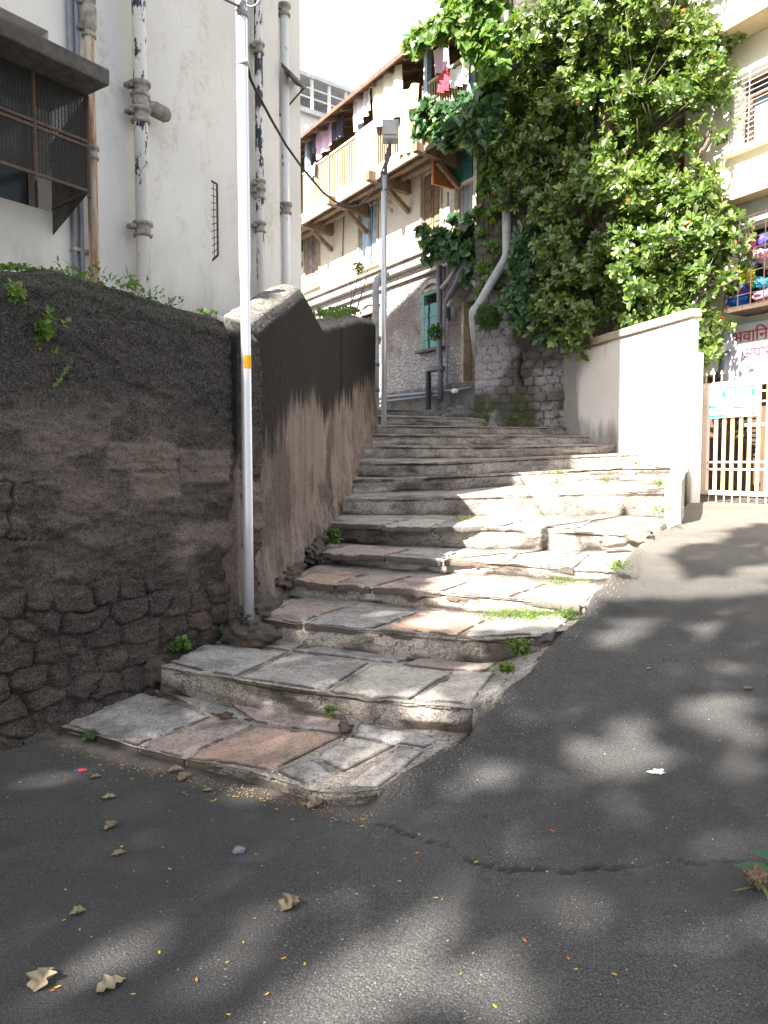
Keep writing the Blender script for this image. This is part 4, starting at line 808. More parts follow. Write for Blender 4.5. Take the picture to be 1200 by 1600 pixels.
# ------------------------------------------------------------------ whitewashed boundary wall
xw = lambda Y_: 4.36-.283*(Y_-11)
def disp_white(s, z, top):
    Lh = 3.75; return .02*(fbm(s*1.2, z*1.2, 4, 5)-.5)+.01*(fbm(s*9, z*9, 4, 7)-.5), {'grime': .2*ss(.9, .0, z-(2.0-.2*s))+.75*ss(1.1, .35, s)*ss(.1, .5, 1)+.22*ss(.8, .2, z-(2.05-.15*s))+.12*ss(.6, .1, top)+s*0-.05}
bw = thing('boundary_wall', (xw(12.8), 12.8, 1.0), 'bright whitewashed boundary wall with a sloping coping beside the upper steps', 'wall')
wall_sheet('wall', [(xw(14.75), 14.75), (xw(13.8), 13.8), (xw(12.4), 12.4), (xw(11), 11)], [3.56, 3.56, 3.58, 3.6], .3, .10, .03, .03, disp_white, M['whitewall'], bw, 1, capround=0)
W = Frame(4.36+.283*11, -.283, -1); m = MB(); s0 = W.d.dot(Vector((xw(14.75), 14.75, 0))-W.o); s1 = W.d.dot(Vector((xw(11), 11, 0))-W.o)
m.box(W, s1-.03, s0, 3.62, 3.74, -.13, .05); m.build('coping', M['coping'], bw, bevel=.015)
m = MB(); m.box(W, s1-.10, s1+.0, .4, 3.12, -.13, .03); m.build('end_pillar', M['whitewall'], bw, bevel=.02)
def disp_stub(s, z, top): return .02*(fbm(s*3, z*3, 4, 5)-.5)+.008*(fbm(s*14, z*14, 3, 7)-.5), {'grime': -.2+.25*ss(.3, .0, z-.9)+s*0}
stub0 = [(3.29, 8.5, 1.35), (3.6, 9.2, 1.41), (3.95, 10.1, 1.5), (4.22, 10.85, 1.64)]
stub = None and wall_sheet('kerb_wall', [(3.12, 8.42), (3.45, 9.2), (3.85, 10.1), (4.12, 10.75)], [1.36, 1.42, 1.5, 1.66], .2, .17, .02, .02, disp_stub, M['whitewall'], None, 1, capround=.02)
m = MB(); b = []
for (x, y, z_) in stub0:
    n_ = Vector((-.93, .37, 0))*.17; b.append([Vector((x, y, .1)), Vector((x, y, .1))+n_, Vector((x, y, z_))+n_+Vector((0, 0, .02)), Vector((x, y, z_))])
for i in range(3): 
    o = len(m.v); m.v += [tuple(v) for v in b[i]+b[i+1]] ; m.f += [(o+0, o+4, o+7, o+3), (o+1, o+2, o+6, o+5), (o+2, o+3, o+7, o+6)]
m.poly(b[0]); m.poly(b[3][::-1]); stub = m.build('kerb_wall', M['coping'], None, origin=(3.29, 8.5, .9))
tag(stub, 'low white kerb wall ending beside the steps in front of the gate', 'wall')
# ------------------------------------------------------------------ right building
RB = Frame(12.56, -.54, -1); HR = lambda x, y, d=0.: RB.hit(x, y, d)
sf = HR(1066, 400)[0]; sn = HR(1200, 400)[0]-2.5
rb = thing('apartment_building', RB.pt(sf, 1.0), 'cream painted building with barred windows and a caged balcony behind the gate', 'building')
def hr(x0, y0, x1, y1, d=0.): a, b = sorted((HR(x0, (y0+y1)/2, d)[0], HR(x1, (y0+y1)/2, d)[0])); return (a, b, HR(x0, y1, d)[1], HR(x0, y0, d)[1])
wn = hr(1147, 130, 1262, 232); wn = (wn[0], wn[1], HR(1147, 238)[1], HR(1147, 122)[1])
bo = (HR(1290, 400)[0], HR(1137, 400)[0], HR(1137, 484)[1], HR(1137, 362)[1]); zg = HR(1137, 600)[1]+.1
dd = (HR(1290, 700)[0], HR(1100, 700)[0]+.2, .9, HR(1130, 598)[1]+.25)
mb = MB(); panel(mb, RB, sn, sf, .5, 13.5, [wn, bo, dd], 0, .35); shell(mb, RB, sn, sf, .5, 13.5, 0, -6); mb.build('wall', M['rwall'], rb)
zb1 = HR(1166, 318)[1]; m = MB(); m.box(RB, sn, sf+.05, zb1-.0, zb1+.16, .01, .34); m.build('ledge', M['rtrim'], rb, bevel=.01)
zb2 = HR(1165, 62)[1]; MB().box(RB, sn, sf+.05, zb2, zb2+.18, .01, .5).build('ledge', M['rtrim'], rb, bevel=.01)
MB().box(RB, sn, bo[1]+.3, bo[3]+.02, zb1-.001, .003, .03).build('lintel_band', M['greypaint'], rb)
w = MB().box(RB, wn[0], wn[1], wn[2], wn[3], -.34, -.33).build('window', M['glassdark'], rb)
m = MB(); m.box(RB, wn[1]-.12, wn[1], wn[2], wn[3], -.32, -.28); m.box(RB, wn[0], wn[1]-.12, wn[3]-.1, wn[3], -.32, -.28); m.box(RB, wn[0], wn[1]-.12, wn[2]+.75*(wn[3]-wn[2]), wn[2]+.78*(wn[3]-wn[2]), -.32, -.28); m.build('window_frame', M['browndoor'], w)
MB().box(RB, wn[0], wn[1]-.14, wn[2]+.02, wn[2]+.62*(wn[3]-wn[2]), -.329, -.32).build('curtain', M['signwhite'], w)
m = MB()
for i in range(15): z_ = wn[2]+.03+(wn[3]-wn[2]-.06)*i/14; m.bar(RB.pt(wn[0], z_, .05), RB.pt(wn[1]+.06, z_, .05), .010)
for i in range(9): s_ = wn[1]+.05-.36*i; m.bar(RB.pt(s_, wn[2], .055), RB.pt(s_, wn[3], .055), .010)
m.build('window_grille', M['pvc'], w); MB().box(RB, wn[0], wn[1]+.12, wn[2]-.08, wn[2]-.001, -.1, .16).build('sill', M['rwall'], w, bevel=.01)
# caged balcony
cb_ = MB(); cd = .55; c0 = HR(1133, 450, cd)[0]; cz = HR(1137, 482, cd)[1]; ct = bo[3]-.05
cb_.box(RB, bo[0], c0, cz-.07, cz, .01, cd); cage2 = cb_.build('balcony_cage', M['rustiron'], rb)
MB().box(RB, bo[0], bo[1], bo[2], bo[3], -.34, -.33).build('balcony_recess', M['black'], rb)
m = MB()
for i in range(8): s_ = c0-.01-.22*i; m.bar(RB.pt(s_, cz, cd), RB.pt(s_, ct, cd), .012)
for i in range(9): z_ = cz+(ct-cz)*i/8; m.bar(RB.pt(bo[0], z_, cd), RB.pt(c0, z_, cd), .010); m.bar(RB.pt(c0, z_, 0), RB.pt(c0, z_, cd), .010)
m.bar(RB.pt(c0, cz, cd), RB.pt(c0, ct, cd), .025); m.build('grille', M['rustiron'], cage2)
def sack(px, py, rx, rz, mat, label, cat='bundle', d=.3, sd_=1):
    s_, z_ = HR(px, py, d); c = RB.pt(s_, z_, d); k = c.y/F
    V, Q = lump((0, 0, 0), (1, 1, 1), sd_, 22, .38, 2.6)
    V = V*np.array([rx*k, .16, rz*k]); t = np.array(RB.d); n = np.array(RB.n); V2 = -V[:, :1]*t+V[:, 1:2]*n+V[:, 2:]*np.array([0, 0, 1.])+np.array(c)
    o = np_mesh('cloth_bundle', V2, Q, M[mat], None, True, origin=tuple(c-Vector((0, 0, rz*k)))); tag(o, label, cat, 'bundles stored in the balcony cage')
for i, a in enumerate([(1153, 471, 17, 9, 'sackblue', 'bright blue cloth bundle at the bottom of the balcony cage'), (1154, 455, 17, 12, 'sackviolet', 'blue violet cloth bundle under the yellow one in the balcony cage'), (1160, 434, 21, 14, 'sackyellow', 'yellow cloth bundle in the balcony cage'),
    (1168, 411, 9, 8, 'sackpale', 'small pale blue bundle above the yellow one in the balcony cage'), (1190, 442, 11, 8, 'sackcyan', 'cyan bundle beside the yellow one in the balcony cage'), (1197, 462, 20, 10, 'sackpink', 'pink and pale cloth bundle low in the balcony cage'),
    (1188, 399, 17, 9, 'sackpink', 'pink folded cloth high in the balcony cage'), (1170, 380, 10, 14, 'sackmagenta', 'dark magenta cloth hanging high in the balcony cage'), (1200, 376, 12, 13, 'sackviolet', 'dark violet cloth in the top corner of the balcony cage')]):
    sack(a[0], a[1], a[2], a[3], a[4], a[5], d=.27-.01*i, sd_=i*5+2)
# name board
sg0 = HR(1132, 520, .06); sgr = HR(1232, 520, .06)[0]; sgt = HR(1132, 512, .06)[1]; sgb = HR(1132, 606, .06)[1]
sign = thing('name_board', RB.pt(sg0[0], sgb, .06), 'pale blue painted name board with red lettering on the wall above the gate', 'sign')
MB().box(RB, sgr, sg0[0], sgb, sgt, .02, .06).build('board', M['signwhite'], sign)
m = MB(); m.box(RB, sgr, sg0[0]+.03, sgt, sgt+.03, .02, .075); m.box(RB, sg0[0], sg0[0]+.03, sgb, sgt, .02, .075); m.build('border', M['signblue'], sign)
def lettering(body, px, py, hpx, mat, fr, d, parent, name='lettering', ex=.004, sx=1.):
    s_, z_ = fr.hit(px, py, d); k = fr.pt(s_, z_, d).y/F
    cu = bpy.data.curves.new(name, 'FONT'); cu.body = body; cu.size = hpx*k*1.45; cu.extrude = ex; cu.resolution_u = 3; cu.offset = .0
    o = bpy.data.objects.new(name, cu); C.objects.link(o); bpy.context.view_layer.update()
    me = bpy.data.meshes.new_from_object(o.evaluated_get(bpy.context.evaluated_depsgraph_get())); bpy.data.objects.remove(o)
    co = np.empty(len(me.vertices)*3, np.float32); me.vertices.foreach_get('co', co); co = co.reshape(-1, 3)
    W3 = np.array(fr.pt(s_, z_, d))+co[:, :1]*sx*(-np.array(fr.d))+co[:, 1:2]*np.array([0, 0, 1.])+co[:, 2:3]*np.array(fr.n)
    W3 = W3-np.array(wloc(parent)); me.vertices.foreach_set('co', W3.astype(np.float32).ravel()); me.materials.clear(); me.update()
    return link(name, me, mat, parent)
lettering('\u092d\u0935\u093e\u093f\u0928', 1144, 537, 17, M['signred'], RB, .066, sign, sx=1.05)
lettering('\u0905\u092a\u093e\u0930\u094d\u091f', 1159, 562, 17, M['signred'], RB, .066, sign)
lettering('\u0969\u096b\u0966\u0967 \u0921', 1173, 579, 8.5, M['ink'], RB, .066, sign, ex=.002)
# meter box and dark pipe
mbx = thing('meter_box', RB.pt(*HR(1113, 590, .15), .15), 'white enamel meter box on the wall just left of the name board', 'box')
a, b, z0, z1 = hr(1100, 538, 1127, 588, .18); MB().box(RB, a, b, z0, z1, .01, .24).build('box_body', M['plasticwhite'], mbx, bevel=.03)
MB().box(RB, a+.03, b-.03, z0+.04, z1-.04, .241, .25).build('cover', M['plasticwhite'], mbx, bevel=.004)
m = MB().tube([RB.pt(*HR(1137, 552, .1), .1), RB.pt(*HR(1130, 556, .22), .22), RB.pt(*HR(1127, 580, .22), .22), RB.pt(*HR(1119, 588, .2), .2)], .05, 10).build('bent_pipe', M['pvcdark'], None, True); tag(m, 'short dark bent pipe between the meter box and the name board', 'pipe')
# room behind the gate
m = MB(); m.box(RB, dd[0], dd[1]-.001, dd[2]+.05, dd[3]-.002, -.34, -.30); dob = m.build('entrance_back', M['browndoor'], rb)
m = MB(); 
for j in range(11): m.box(RB, HR(1127, 680)[0]-.5, HR(1127, 680)[0]+.0, HR(1127, 720)[1]+.13*j*.6, HR(1127, 720)[1]+.13*j*.6+.05, -.299, -.27)
m.build('louvres', M['rustiron'], dob); MB().box(RB, sn, sf, .5, 1.02, .005, .12).build('plinth', M['coping'], rb)
# ------------------------------------------------------------------ gate
GT = Frame(4.68+.55*11.3, -.55, -1); HG = lambda x, y, d=0.: GT.hit(x, y, d)
g0 = HG(1098, 700)[0]; gz0 = HG(1100, 772)[1]; gz1 = HG(1100, 600)[1]; gl = GT.d; gn = HG(1200, 700)[0]-1.6
gate = thing('gate', GT.pt(g0, 1.0), 'cream metal gate of upright bars with pointed spikes under the name board', 'gate')
m = MB(); m.box(GT, g0-.09, g0, gz0, gz1, -.03, .03); m.box(GT, gn, g0-.09, gz1-.07, gz1, -.028, .028); m.box(GT, gn, g0-.09, gz0, gz0+.06, -.028, .028)
for py in (722, 733): z_ = HG(1110, py)[1]; m.box(GT, gn, g0-.09, z_-.012, z_+.012, -.02, .02)
for py in (618, 633): z_ = HG(1110, py)[1]; m.box(GT, gn, g0-.09, z_-.01, z_+.01, -.02, .02)
m.box(GT, gn, HG(1165, 664)[0], HG(1165, 664)[1]-.02, HG(1165, 664)[1]+.02, -.018, .018); m.build('gate_frame', M['gate'], gate)
s_ = g0-.09-.13; i = 0
while s_ > gn+.1:
    MB().box(GT, s_-.02, s_+.02, gz0+.06, gz1-.07, -.016, .016).build('gate_bar', M['gate' if i < 1 else 'gatebar'], gate); s_ -= .135; i += 1
s_ = g0-.03
while s_ > gn+.1:
    c = GT.pt(s_, gz1, 0); m = MB(); m.bar(c, c+Vector((0, 0, .14)), .014); b_ = len(m.v); t_ = GT.d*.025
    m.tube([c+Vector((0, 0, .10)), c+Vector((0, 0, .125)), c+Vector((0, 0, .17))], [.006, .024, .002], 6); m.build('spike', M['coping'], gate); s_ -= .13
s_ = g0-.12; m = MB(); zlo = HG(1100, 785)[1]
m.box(GT, gn, g0-.02, zlo-.01, zlo+.012, -.012, .012)
while s_ > gn: m.bar(GT.pt(s_, zlo+.01, 0), GT.pt(s_, gz0-.001, 0), .014); s_ -= .13
m.build('bottom_rods', M['gate'], gate)
# notice board on the gate
nb = thing('notice_board', GT.pt(*HG(1143, 655, .05), .05), 'white notice board with cyan printing wired to the gate', 'sign')
na, nbb = HG(1106, 625, .05)[0], HG(1182, 625, .05)[0]; nz1 = HG(1106, 600, .05)[1]-.015; nz0 = HG(1106, 654, .05)[1]
MB().box(GT, nbb, na, nz0, nz1, .035, .05).build('board', M['boardwhite'], nb)
def nbx(m, u0, v0, u1, v1, jag=0):
    w_ = na-nbb; h_ = nz1-nz0; m.box(GT, na-w_*u1, na-w_*u0, nz1-h_*v1, nz1-h_*v0, .0505, .053)
m = MB(); nbx(m, .30, .24, .38, .42); nbx(m, .90, .24, .97, .42); nbx(m, .04, .63, .2, .70); nbx(m, .55, .70, .75, .77); nbx(m, .04, .91, .38, .98); nbx(m, .04, .12, .97, .145); nbx(m, .38, .40, .90, .425); nbx(m, .38, .235, .90, .26); nbx(m, .90, .9, .97, .96); nbx(m, .18, .74, .24, .80)
r2 = random.Random(4)
for v, u0, u1, th in ((.15, .15, .98, .022), (.22, .40, .90, .012), (.43, .36, .92, .014), (.54, .30, .97, .012), (.62, .20, .5, .01), (.80, .20, .60, .012), (.92, .35, .9, .01)):
    u = u0
    while u < u1:
        L_ = .02+r2.random()*.05; nbx(m, u, v-th*r2.random(), min(u+L_, u1), v+th*(.5+r2.random())); u += L_+.012
m.build('printing', M['cyan'], nb); m = MB()
for v, u0, u1 in ((.06, .05, .85), (.11, .05, .14)):
    u = u0
    while u < u1: L_ = .02+r2.random()*.03; nbx(m, u, v, u+L_, v+.012); u += L_+.01
m.build('lettering', M['ink'], nb)
lt = MB().box(GT, g0+.0, g0+.10, HG(1092, 648)[1], HG(1092, 628)[1], -.02, .10).build('gate_latch', M['rustiron'], gate, bevel=.01)
# ------------------------------------------------------------------ poles and cables
pb_ = P(389, 978, 5.36); pt_ = Vector((pb_.x-.004, pb_.y, 4.66))
pole = thing('street_pole', pb_, 'thick silver steel pole with an orange band standing at the foot of the steps', 'pole')
MB().tube([pb_-Vector((0, 0, .15)), Vector((pb_.x, pb_.y, 1.2)), Vector((pb_.x, pb_.y, 2.70)), Vector((pb_.x, pb_.y, 2.80)), Vector((pb_.x, pb_.y, 2.9)), pt_, pt_+Vector((0, 0, .9))], [.037, .036, .034, .034, .040, .039, .039], 24).build('shaft', M['steel'], pole, True)
bz = P(388, 566, 5.36).z; m = MB(); c = Vector((pb_.x, pb_.y, bz)); n_ = 24
for i in range(-3, 5):
    a0_, a1_ = -1.35+i*.26, -1.35+(i+1)*.26
    if i < -2: continue
    f = lambda a, z_: c+Vector((math.cos(a)*.0368, math.sin(a)*.0368, z_))
    m.poly([f(a0_, -.045), f(a1_, -.045), f(a1_, .045), f(a0_, .045)])
m.build('colour_band', M['orange'], pole, True)
for yy in (24, 100):
    zz = P(380, yy, 5.36).z; c = Vector((pb_.x, pb_.y, zz)); MB().tube([c-Vector((0, 0, .018)), c+Vector((0, 0, .018))], .044, 20).build('clamp', M['pvc'], pole, True)
zz = P(380, 10, 5.36).z; c = Vector((pb_.x, pb_.y, zz)); m = MB()
for i in range(3):
    cc = c+Vector((.07, -.05+.02*i, .03+.02*i)); m.tube([cc+Vector((math.cos(t)*.055, .01*i, math.sin(t)*.06)) for t in np.linspace(0, 6.0, 18)], .006, 6)
m.tube([c+Vector((-.02, -.05, -.06)), c+Vector((.0, -.06, .0)), c+Vector((.02, -.05, .08))], .022, 8); m.build('wire_coil', M['pvc'], pole, True)
V, Q = lump(tuple(P(388, 994, 5.32)), (.215, .15, .085), 3, 26, .35, 1.8); tag(np_mesh('footing', V, Q, M['soil'], pole, True))
p2b = P(600, 661, 14.75); p2 = thing('street_pole', p2b, 'slim grey pole carrying a lamp box rising in front of the tenement', 'pole')
z2 = P(603, 275, 14.75).z; z3 = P(607, 232, 14.75).z
MB().tube([p2b-Vector((0, 0, .2)), Vector((p2b.x, p2b.y, z2))], .052, 14).build('shaft', M['steel'], p2, True)
tp = P(609, 225, 14.75); m = MB(); r3 = random.Random(3)
for i in range(5): m.tube([Vector((p2b.x+.05*math.cos(i*1.3), p2b.y+.05*math.sin(i*1.3), z2-.28)), Vector((p2b.x+.06*math.cos(i+.5), p2b.y+.06*math.sin(i*2), z2+.05)), Vector(tp).lerp(Vector((p2b.x, p2b.y, z2)), .4)+Vector((.02*i-.04, 0, 0)), tp], .018, 6)
m.tube([Vector((p2b.x, p2b.y, z2-.05)), tp], .028, 8); m.build('cable_bundle', M['pvcdark'], p2, True)
bx_ = P(610, 206, 14.7); lb = MB(); hw, hh_ = .15, .19
lb.hexa([bx_+Vector(v) for v in ((-hw, -.18, -hh_), (hw, -.18, -hh_), (hw, .1, -hh_), (-hw, .1, -hh_), (-hw, -.10, hh_), (hw, -.10, hh_), (hw, .1, hh_), (-hw, .1, hh_))]); lbo = lb.build('lamp_box', M['pvc'], p2, bevel=.015)
MB().hexa([bx_+Vector(v) for v in ((-hw*.75, -.188, -hh_*.6), (hw*.75, -.188, -hh_*.6), (hw*.75, -.15, -hh_*.6), (-hw*.75, -.15, -hh_*.6), (-hw*.75, -.145, hh_*.25), (hw*.75, -.145, hh_*.25), (hw*.75, -.12, hh_*.25), (-hw*.75, -.12, hh_*.25))]).build('lamp_lens', M['greypaint'], lbo)
p3 = thing('stand_pipe', P(587, 641, 15.6), 'grey pipe beside the slim pole bending over at the cornice of the tenement', 'pipe')
MB().tube([P(587, 645, 15.6), P(587, 448, 15.6), P(589, 437, 15.7), P(597, 431, 16.2), P(604, 428, 17.5)], .07, 12).build('pipe_body', M['pvc'], p3, True)
for yy in (570, 610): c = P(587, yy, 15.6); MB().tube([c-Vector((0, 0, .04)), c+Vector((0, 0, .04))], .085, 12).build('collar', M['pvcdark'], p3, True)
A_ = P(386, 102, 5.36); B_ = P(599, 268, 14.7); hd = Vector((B_.x-A_.x, B_.y-A_.y, 0)).normalized(); CF = Frame(A_.x-(hd.x/hd.y)*A_.y, hd.x/hd.y, 1)
pts = [A_, P(391, 122, 5.5)]+[CF.pt(*CF.hit(x, y)) for x, y in ((400, 142), (423, 185), (447, 227), (472, 262), (505, 301), (524, 315), (542, 323), (561, 321), (582, 300), (593, 280))]+[B_]
tag(MB().tube(pts, .011, 6).build('overhead_cable', M['wire'], None, True), 'dark cable sagging from the silver pole across to the lamp pole', 'cable')
tag(MB().tube([P(378, 12, 5.36), P(340, -6, 4.9), P(200, -60, 4)], .008, 6).build('overhead_cable', M['wire'], None, True), 'thin wire leaving the top of the silver pole at the upper edge', 'cable')
# ------------------------------------------------------------------ laundry
def cloth(x0, y0, x1, y1, mat, label, cat='laundry', d=1.0, folds=3, amp=.05, skew=0., slope=.0, seed=1):
    a, zt_ = HO(x0, y0, d); b = HO(x1, y0, d)[0]; zb2_ = HO(x0, y1, d)[1]; nu, nv = 40, 30
    U, W = np.meshgrid(np.linspace(0, 1, nu), np.linspace(0, 1, nv), indexing='ij')
    zt2 = HO(x1, y0+slope, d)[1]; top = zt_+(zt2-zt_)*U; h_ = (zt_-zb2_)*(1+.10*(fbm(U*3+seed, U*0, 3, seed)-.5))
    dep = d+amp*np.sin(U*folds*6.28+seed+W*.8)*(.4+.6*W)+.05*(fbm(U*4, W*3+seed, 3, seed)-.5); s_ = a+(b-a)*(U*(1-.06*W)+.03*W)+skew*W; z_ = top-h_*W-.03*np.sin(U*math.pi*2)*(1-W)
    o = np.array(OLD.o); V = o+s_[..., None]*np.array(OLD.d)+dep[..., None]*np.array(OLD.n); V[..., 2] = z_
    V = V.reshape(-1, 3); f = grid_faces(nu, nv); Vb = V-np.array(OLD.n)*.012; Vall = np.concatenate([V, Vb]); fall = np.concatenate([f, f[:, ::-1]+len(V)])
    tag(np_mesh('laundry_cloth', Vall, fall, M[mat], None, True, origin=tuple(V[0])), label, cat, 'washing hung along the balcony')
cloth(553, 152, 579, 207, 'whitecloth', 'white sheet hung from the eave left of the cream sheet', slope=-38, seed=2, d=1.06)
cloth(580, 130, 627, 203, 'creamcloth', 'cream sheet hung from the eave beside the lamp box', slope=-30, seed=4, d=1.08)
cloth(628, 140, 654, 240, 'limecloth', 'lime green cloth hanging over the balcony rail', slope=-10, folds=2, seed=6, d=1.05, skew=.15)
cloth(495, 205, 520, 250, 'pinkcloth', 'white and pink towel hanging under the roof near the left', slope=-25, folds=2, seed=8, d=.9)
cloth(478, 222, 494, 250, 'darkcloth', 'dark patterned garment hanging at the far left of the balcony', slope=-12, folds=2, seed=10, d=.9)
cloth(521, 184, 537, 222, 'darkcloth', 'blue and white patterned garment hanging right of the pink towel', slope=-10, folds=3, seed=12, d=.9)
cloth(486, 258, 494, 276, 'bluecloth', 'small blue cloth hanging over the left railing', slope=-4, folds=1, seed=14, d=1.02)
cloth(677, 78, 700, 118, 'pinkcloth', 'pale pink cloth above the red cloth among the creeper', slope=-10, folds=2, seed=16, d=1.05)
cloth(684, 116, 702, 146, 'redcloth', 'red cloth hanging among the creeper leaves', slope=-8, folds=2, seed=18, d=1.06)
cloth(705, 108, 736, 140, 'whitecloth', 'white cloth right of the red cloth among the creeper', slope=-14, folds=3, seed=20, d=1.05)
# ------------------------------------------------------------------ broadleaf tree behind the white wall
tree = thing('broadleaf_tree', (5.0, 13.4, 1.0), 'large dense tree with glossy dark green leaves overhanging the white wall', 'tree')
CL = [(865, 45, 75, 13.9), (945, 25, 90, 13.6), (1040, 40, 80, 13.2), (1105, 65, 50, 12.9), (1115, 135, 42, 12.7), (1010, 115, 85, 13.2), (905, 115, 80, 13.8), (855, 175, 62, 14.1), (960, 195, 75, 13.7), (1050, 180, 62, 13.0), (1020, 240, 45, 13.2),
 (830, 85, 45, 14.1), (820, 235, 45, 14.2), (880, 250, 60, 14.0), (905, 320, 65, 13.6), (975, 310, 70, 13.1), (1045, 325, 60, 12.7), (1100, 335, 48, 12.3), (1118, 385, 40, 12.1), (1060, 395, 70, 12.5), (985, 400, 75, 12.9), (905, 400, 60, 13.5), (1105, 430, 42, 12.1), (1010, 465, 65, 12.8), (940, 465, 60, 13.2),
 (1075, 475, 50, 12.3), (1100, 515, 32, 12.0), (1098, 545, 24, 11.95), (880, 470, 50, 13.7), (900, 515, 42, 13.6), (845, 420, 42, 14.1), (845, 330, 50, 14.2), (810, 300, 35, 14.4), (1075, 280, 30, 12.8), (850, 500, 30, 14.0),
 (930, -70, 110, 13.6), (1050, -60, 90, 13.2), (820, 150, 35, 14.3), (1112, 205, 12, 12.7)]
arr = []
for (x, y, r, Y_) in CL:
    Y_ = Y_+.0; c = P(x, y, Y_); rm = r*Y_/F; k = int(165*(rm/.75)**2)+8
    nsub = max(4, int(13*(rm/.75)**1.6)); sv = rng.normal(size=(nsub, 3)); sv /= np.linalg.norm(sv, axis=1, keepdims=True); scn = np.array(c)+sv*rm*np.array([.85, .75, .85])*(.5+.5*rng.random((nsub, 1))); j_ = rng.integers(0, nsub, k)
    lo = rng.normal(size=(k, 3)); lo /= np.linalg.norm(lo, axis=1, keepdims=True); pts = scn[j_]+lo*.27*rng.random((k, 1))**.5*np.array([1.1, 1, .8]); v = (pts-np.array(c))/rm*.6+lo*.5
    ax = v*.9+np.array([-.25, -.3, .45])+rng.normal(0, .28, v.shape)
    keep = rng.random(len(pts)) < .93
    arr.append(rosettes(pts[keep], ax[keep], .10+.075*rng.random(keep.sum()), 8, 'obovate', .95, wid=.82, fold=.12))
add_leaves('crown', arr, M['leaf'], tree)
tm = MB(); b0 = Vector((4.95, 13.5, .6)); f1 = P(1000, 420, 13.4); f2 = P(948, 250, 13.9); f3 = P(950, 120, 13.8); f4 = P(960, -60, 13.6)
tm.tube([b0, b0.lerp(f1, .6)+Vector((.1, 0, 0)), f1, f2, f3, f4], [.26, .2, .17, .13, .09, .05], 12)
fork = [b0.lerp(f1, .6), f1, f2, f3]
for i, (x, y, r, Y_) in enumerate(CL):
    c = P(x, y, Y_); s_ = min(fork, key=lambda q: (q-c).length+(.8 if q.z > c.z else 0)); md = s_.lerp(c, .5)+Vector((0, .1, -.15)); tm.tube([s_, md, c], [.06, .04, .015], 7)
    for j in range(5):
        e = c+Vector((rnd.uniform(-1, 1), rnd.uniform(-1, 1), rnd.uniform(-.6, 1)))*r*Y_/F*.9; tm.tube([md.lerp(c, .5), e], [.014, .005], 5)
tm.build('trunk', M['bark'], tree, True)
# ------------------------------------------------------------------ climbers and small plants
def climber(name, label, cl, L, mat, shape, per=4, dens=260, ax=(-.5, -.6, .3), stems=True, group=None, wid=1.):
    c0 = P(*cl[0][:2], cl[0][3]); root = thing(name, c0, label, 'climbing plant' if group is None else 'plant', group); A = []; sm = MB()
    for (x, y, r, Y_) in cl:
        c = P(x, y, Y_); rm = r*Y_/F; k = int(dens*rm*rm/.5*(.18/L)**1.2)+6
        pts, v = clump_pts(tuple(c), (rm, rm*.55, rm), k, .3); a = v*.6+np.array(ax)+rng.normal(0, .35, v.shape)
        A.append(rosettes(pts, a, L*(.8+.4*rng.random(k)), per, shape, 1.05, wid=wid)); sm.tube([c0, c0.lerp(c, .5)+Vector((0, .05, -.1)), c], .012, 5)
    add_leaves('foliage', A, M[mat], root); sm.build('stem', M['bark'], root, True); return root
def CY(px, py, d=1.5): s_, z_ = HO(px, py, d); return OLD.pt(s_, z_, d).y
def cl(lst, d=1.5): return [(x, y, r, CY(x, y, d)) for x, y, r in lst]
climber('creeper', 'bright green creeper spilling over the roof edge at the top beside the white pipe', cl([(725, 30, 34), (760, 20, 30), (690, 50, 24), (660, 62, 20), (643, 70, 12), (745, 70, 30), (770, 110, 24), (712, 15, 25), (765, -20, 40), (745, 88, 14), (650, 85, 9), (775, 60, 22)]), .15, 'leafvine', 'heart', 3, 200)
climber('creeper', 'dark heart leaved creeper hanging over the balcony below the red cloth', cl([(672, 172, 16), (665, 195, 14), (696, 180, 18), (715, 200, 22), (742, 180, 24), (765, 165, 24), (690, 208, 16), (730, 215, 14), (657, 212, 9), (765, 205, 18), (775, 140, 20), (720, 165, 15), (755, 145, 9), (650, 182, 8), (700, 225, 8)], 1.3), .19, 'leafheart', 'heart', 3, 230)
climber('creeper', 'ivy growing down the left corner of the stone building', [(768, 240, 24, 15.2), (790, 265, 26, 14.9), (760, 280, 16, 15.2), (790, 220, 28, 14.9), (750, 330, 8, 15.3), (752, 370, 9, 15.3), (775, 330, 16, 15.1), (800, 180, 22, 14.9), (775, 385, 18, 15.2), (752, 300, 7, 15.3), (758, 420, 12, 15.2), (750, 455, 9, 15.3), (770, 440, 14, 15.1)], .10, 'leafvine', 'round', 4, 170)
climber('shrub', 'shrub with angular leaves growing from the wall above the green window', [(722, 400, 22, 16.6), (700, 385, 22, 16.7), (680, 390, 20, 16.8), (668, 372, 14, 16.9), (720, 375, 20, 16.5), (735, 350, 14, 16.4), (660, 360, 9, 17), (730, 430, 13, 16.4), (690, 365, 12, 16.8), (705, 345, 9, 16.8), (740, 385, 14, 16.3)], .15, 'leafheart', 'heart', 3, 110, group='shrubs rooted in the old masonry', wid=1.4)
climber('shrub', 'dark leafy shrub spreading at the foot of the tree over the rubble wall', [(830, 380, 30, 14.3), (830, 450, 34, 14.2), (800, 470, 18, 14.4), (850, 480, 34, 14.1), (815, 500, 20, 14.3), (870, 515, 24, 13.9), (820, 410, 26, 14.3), (850, 520, 18, 14.0)], .13, 'leafheart', 'obovate', 6, 230, group='shrubs rooted in the old masonry')
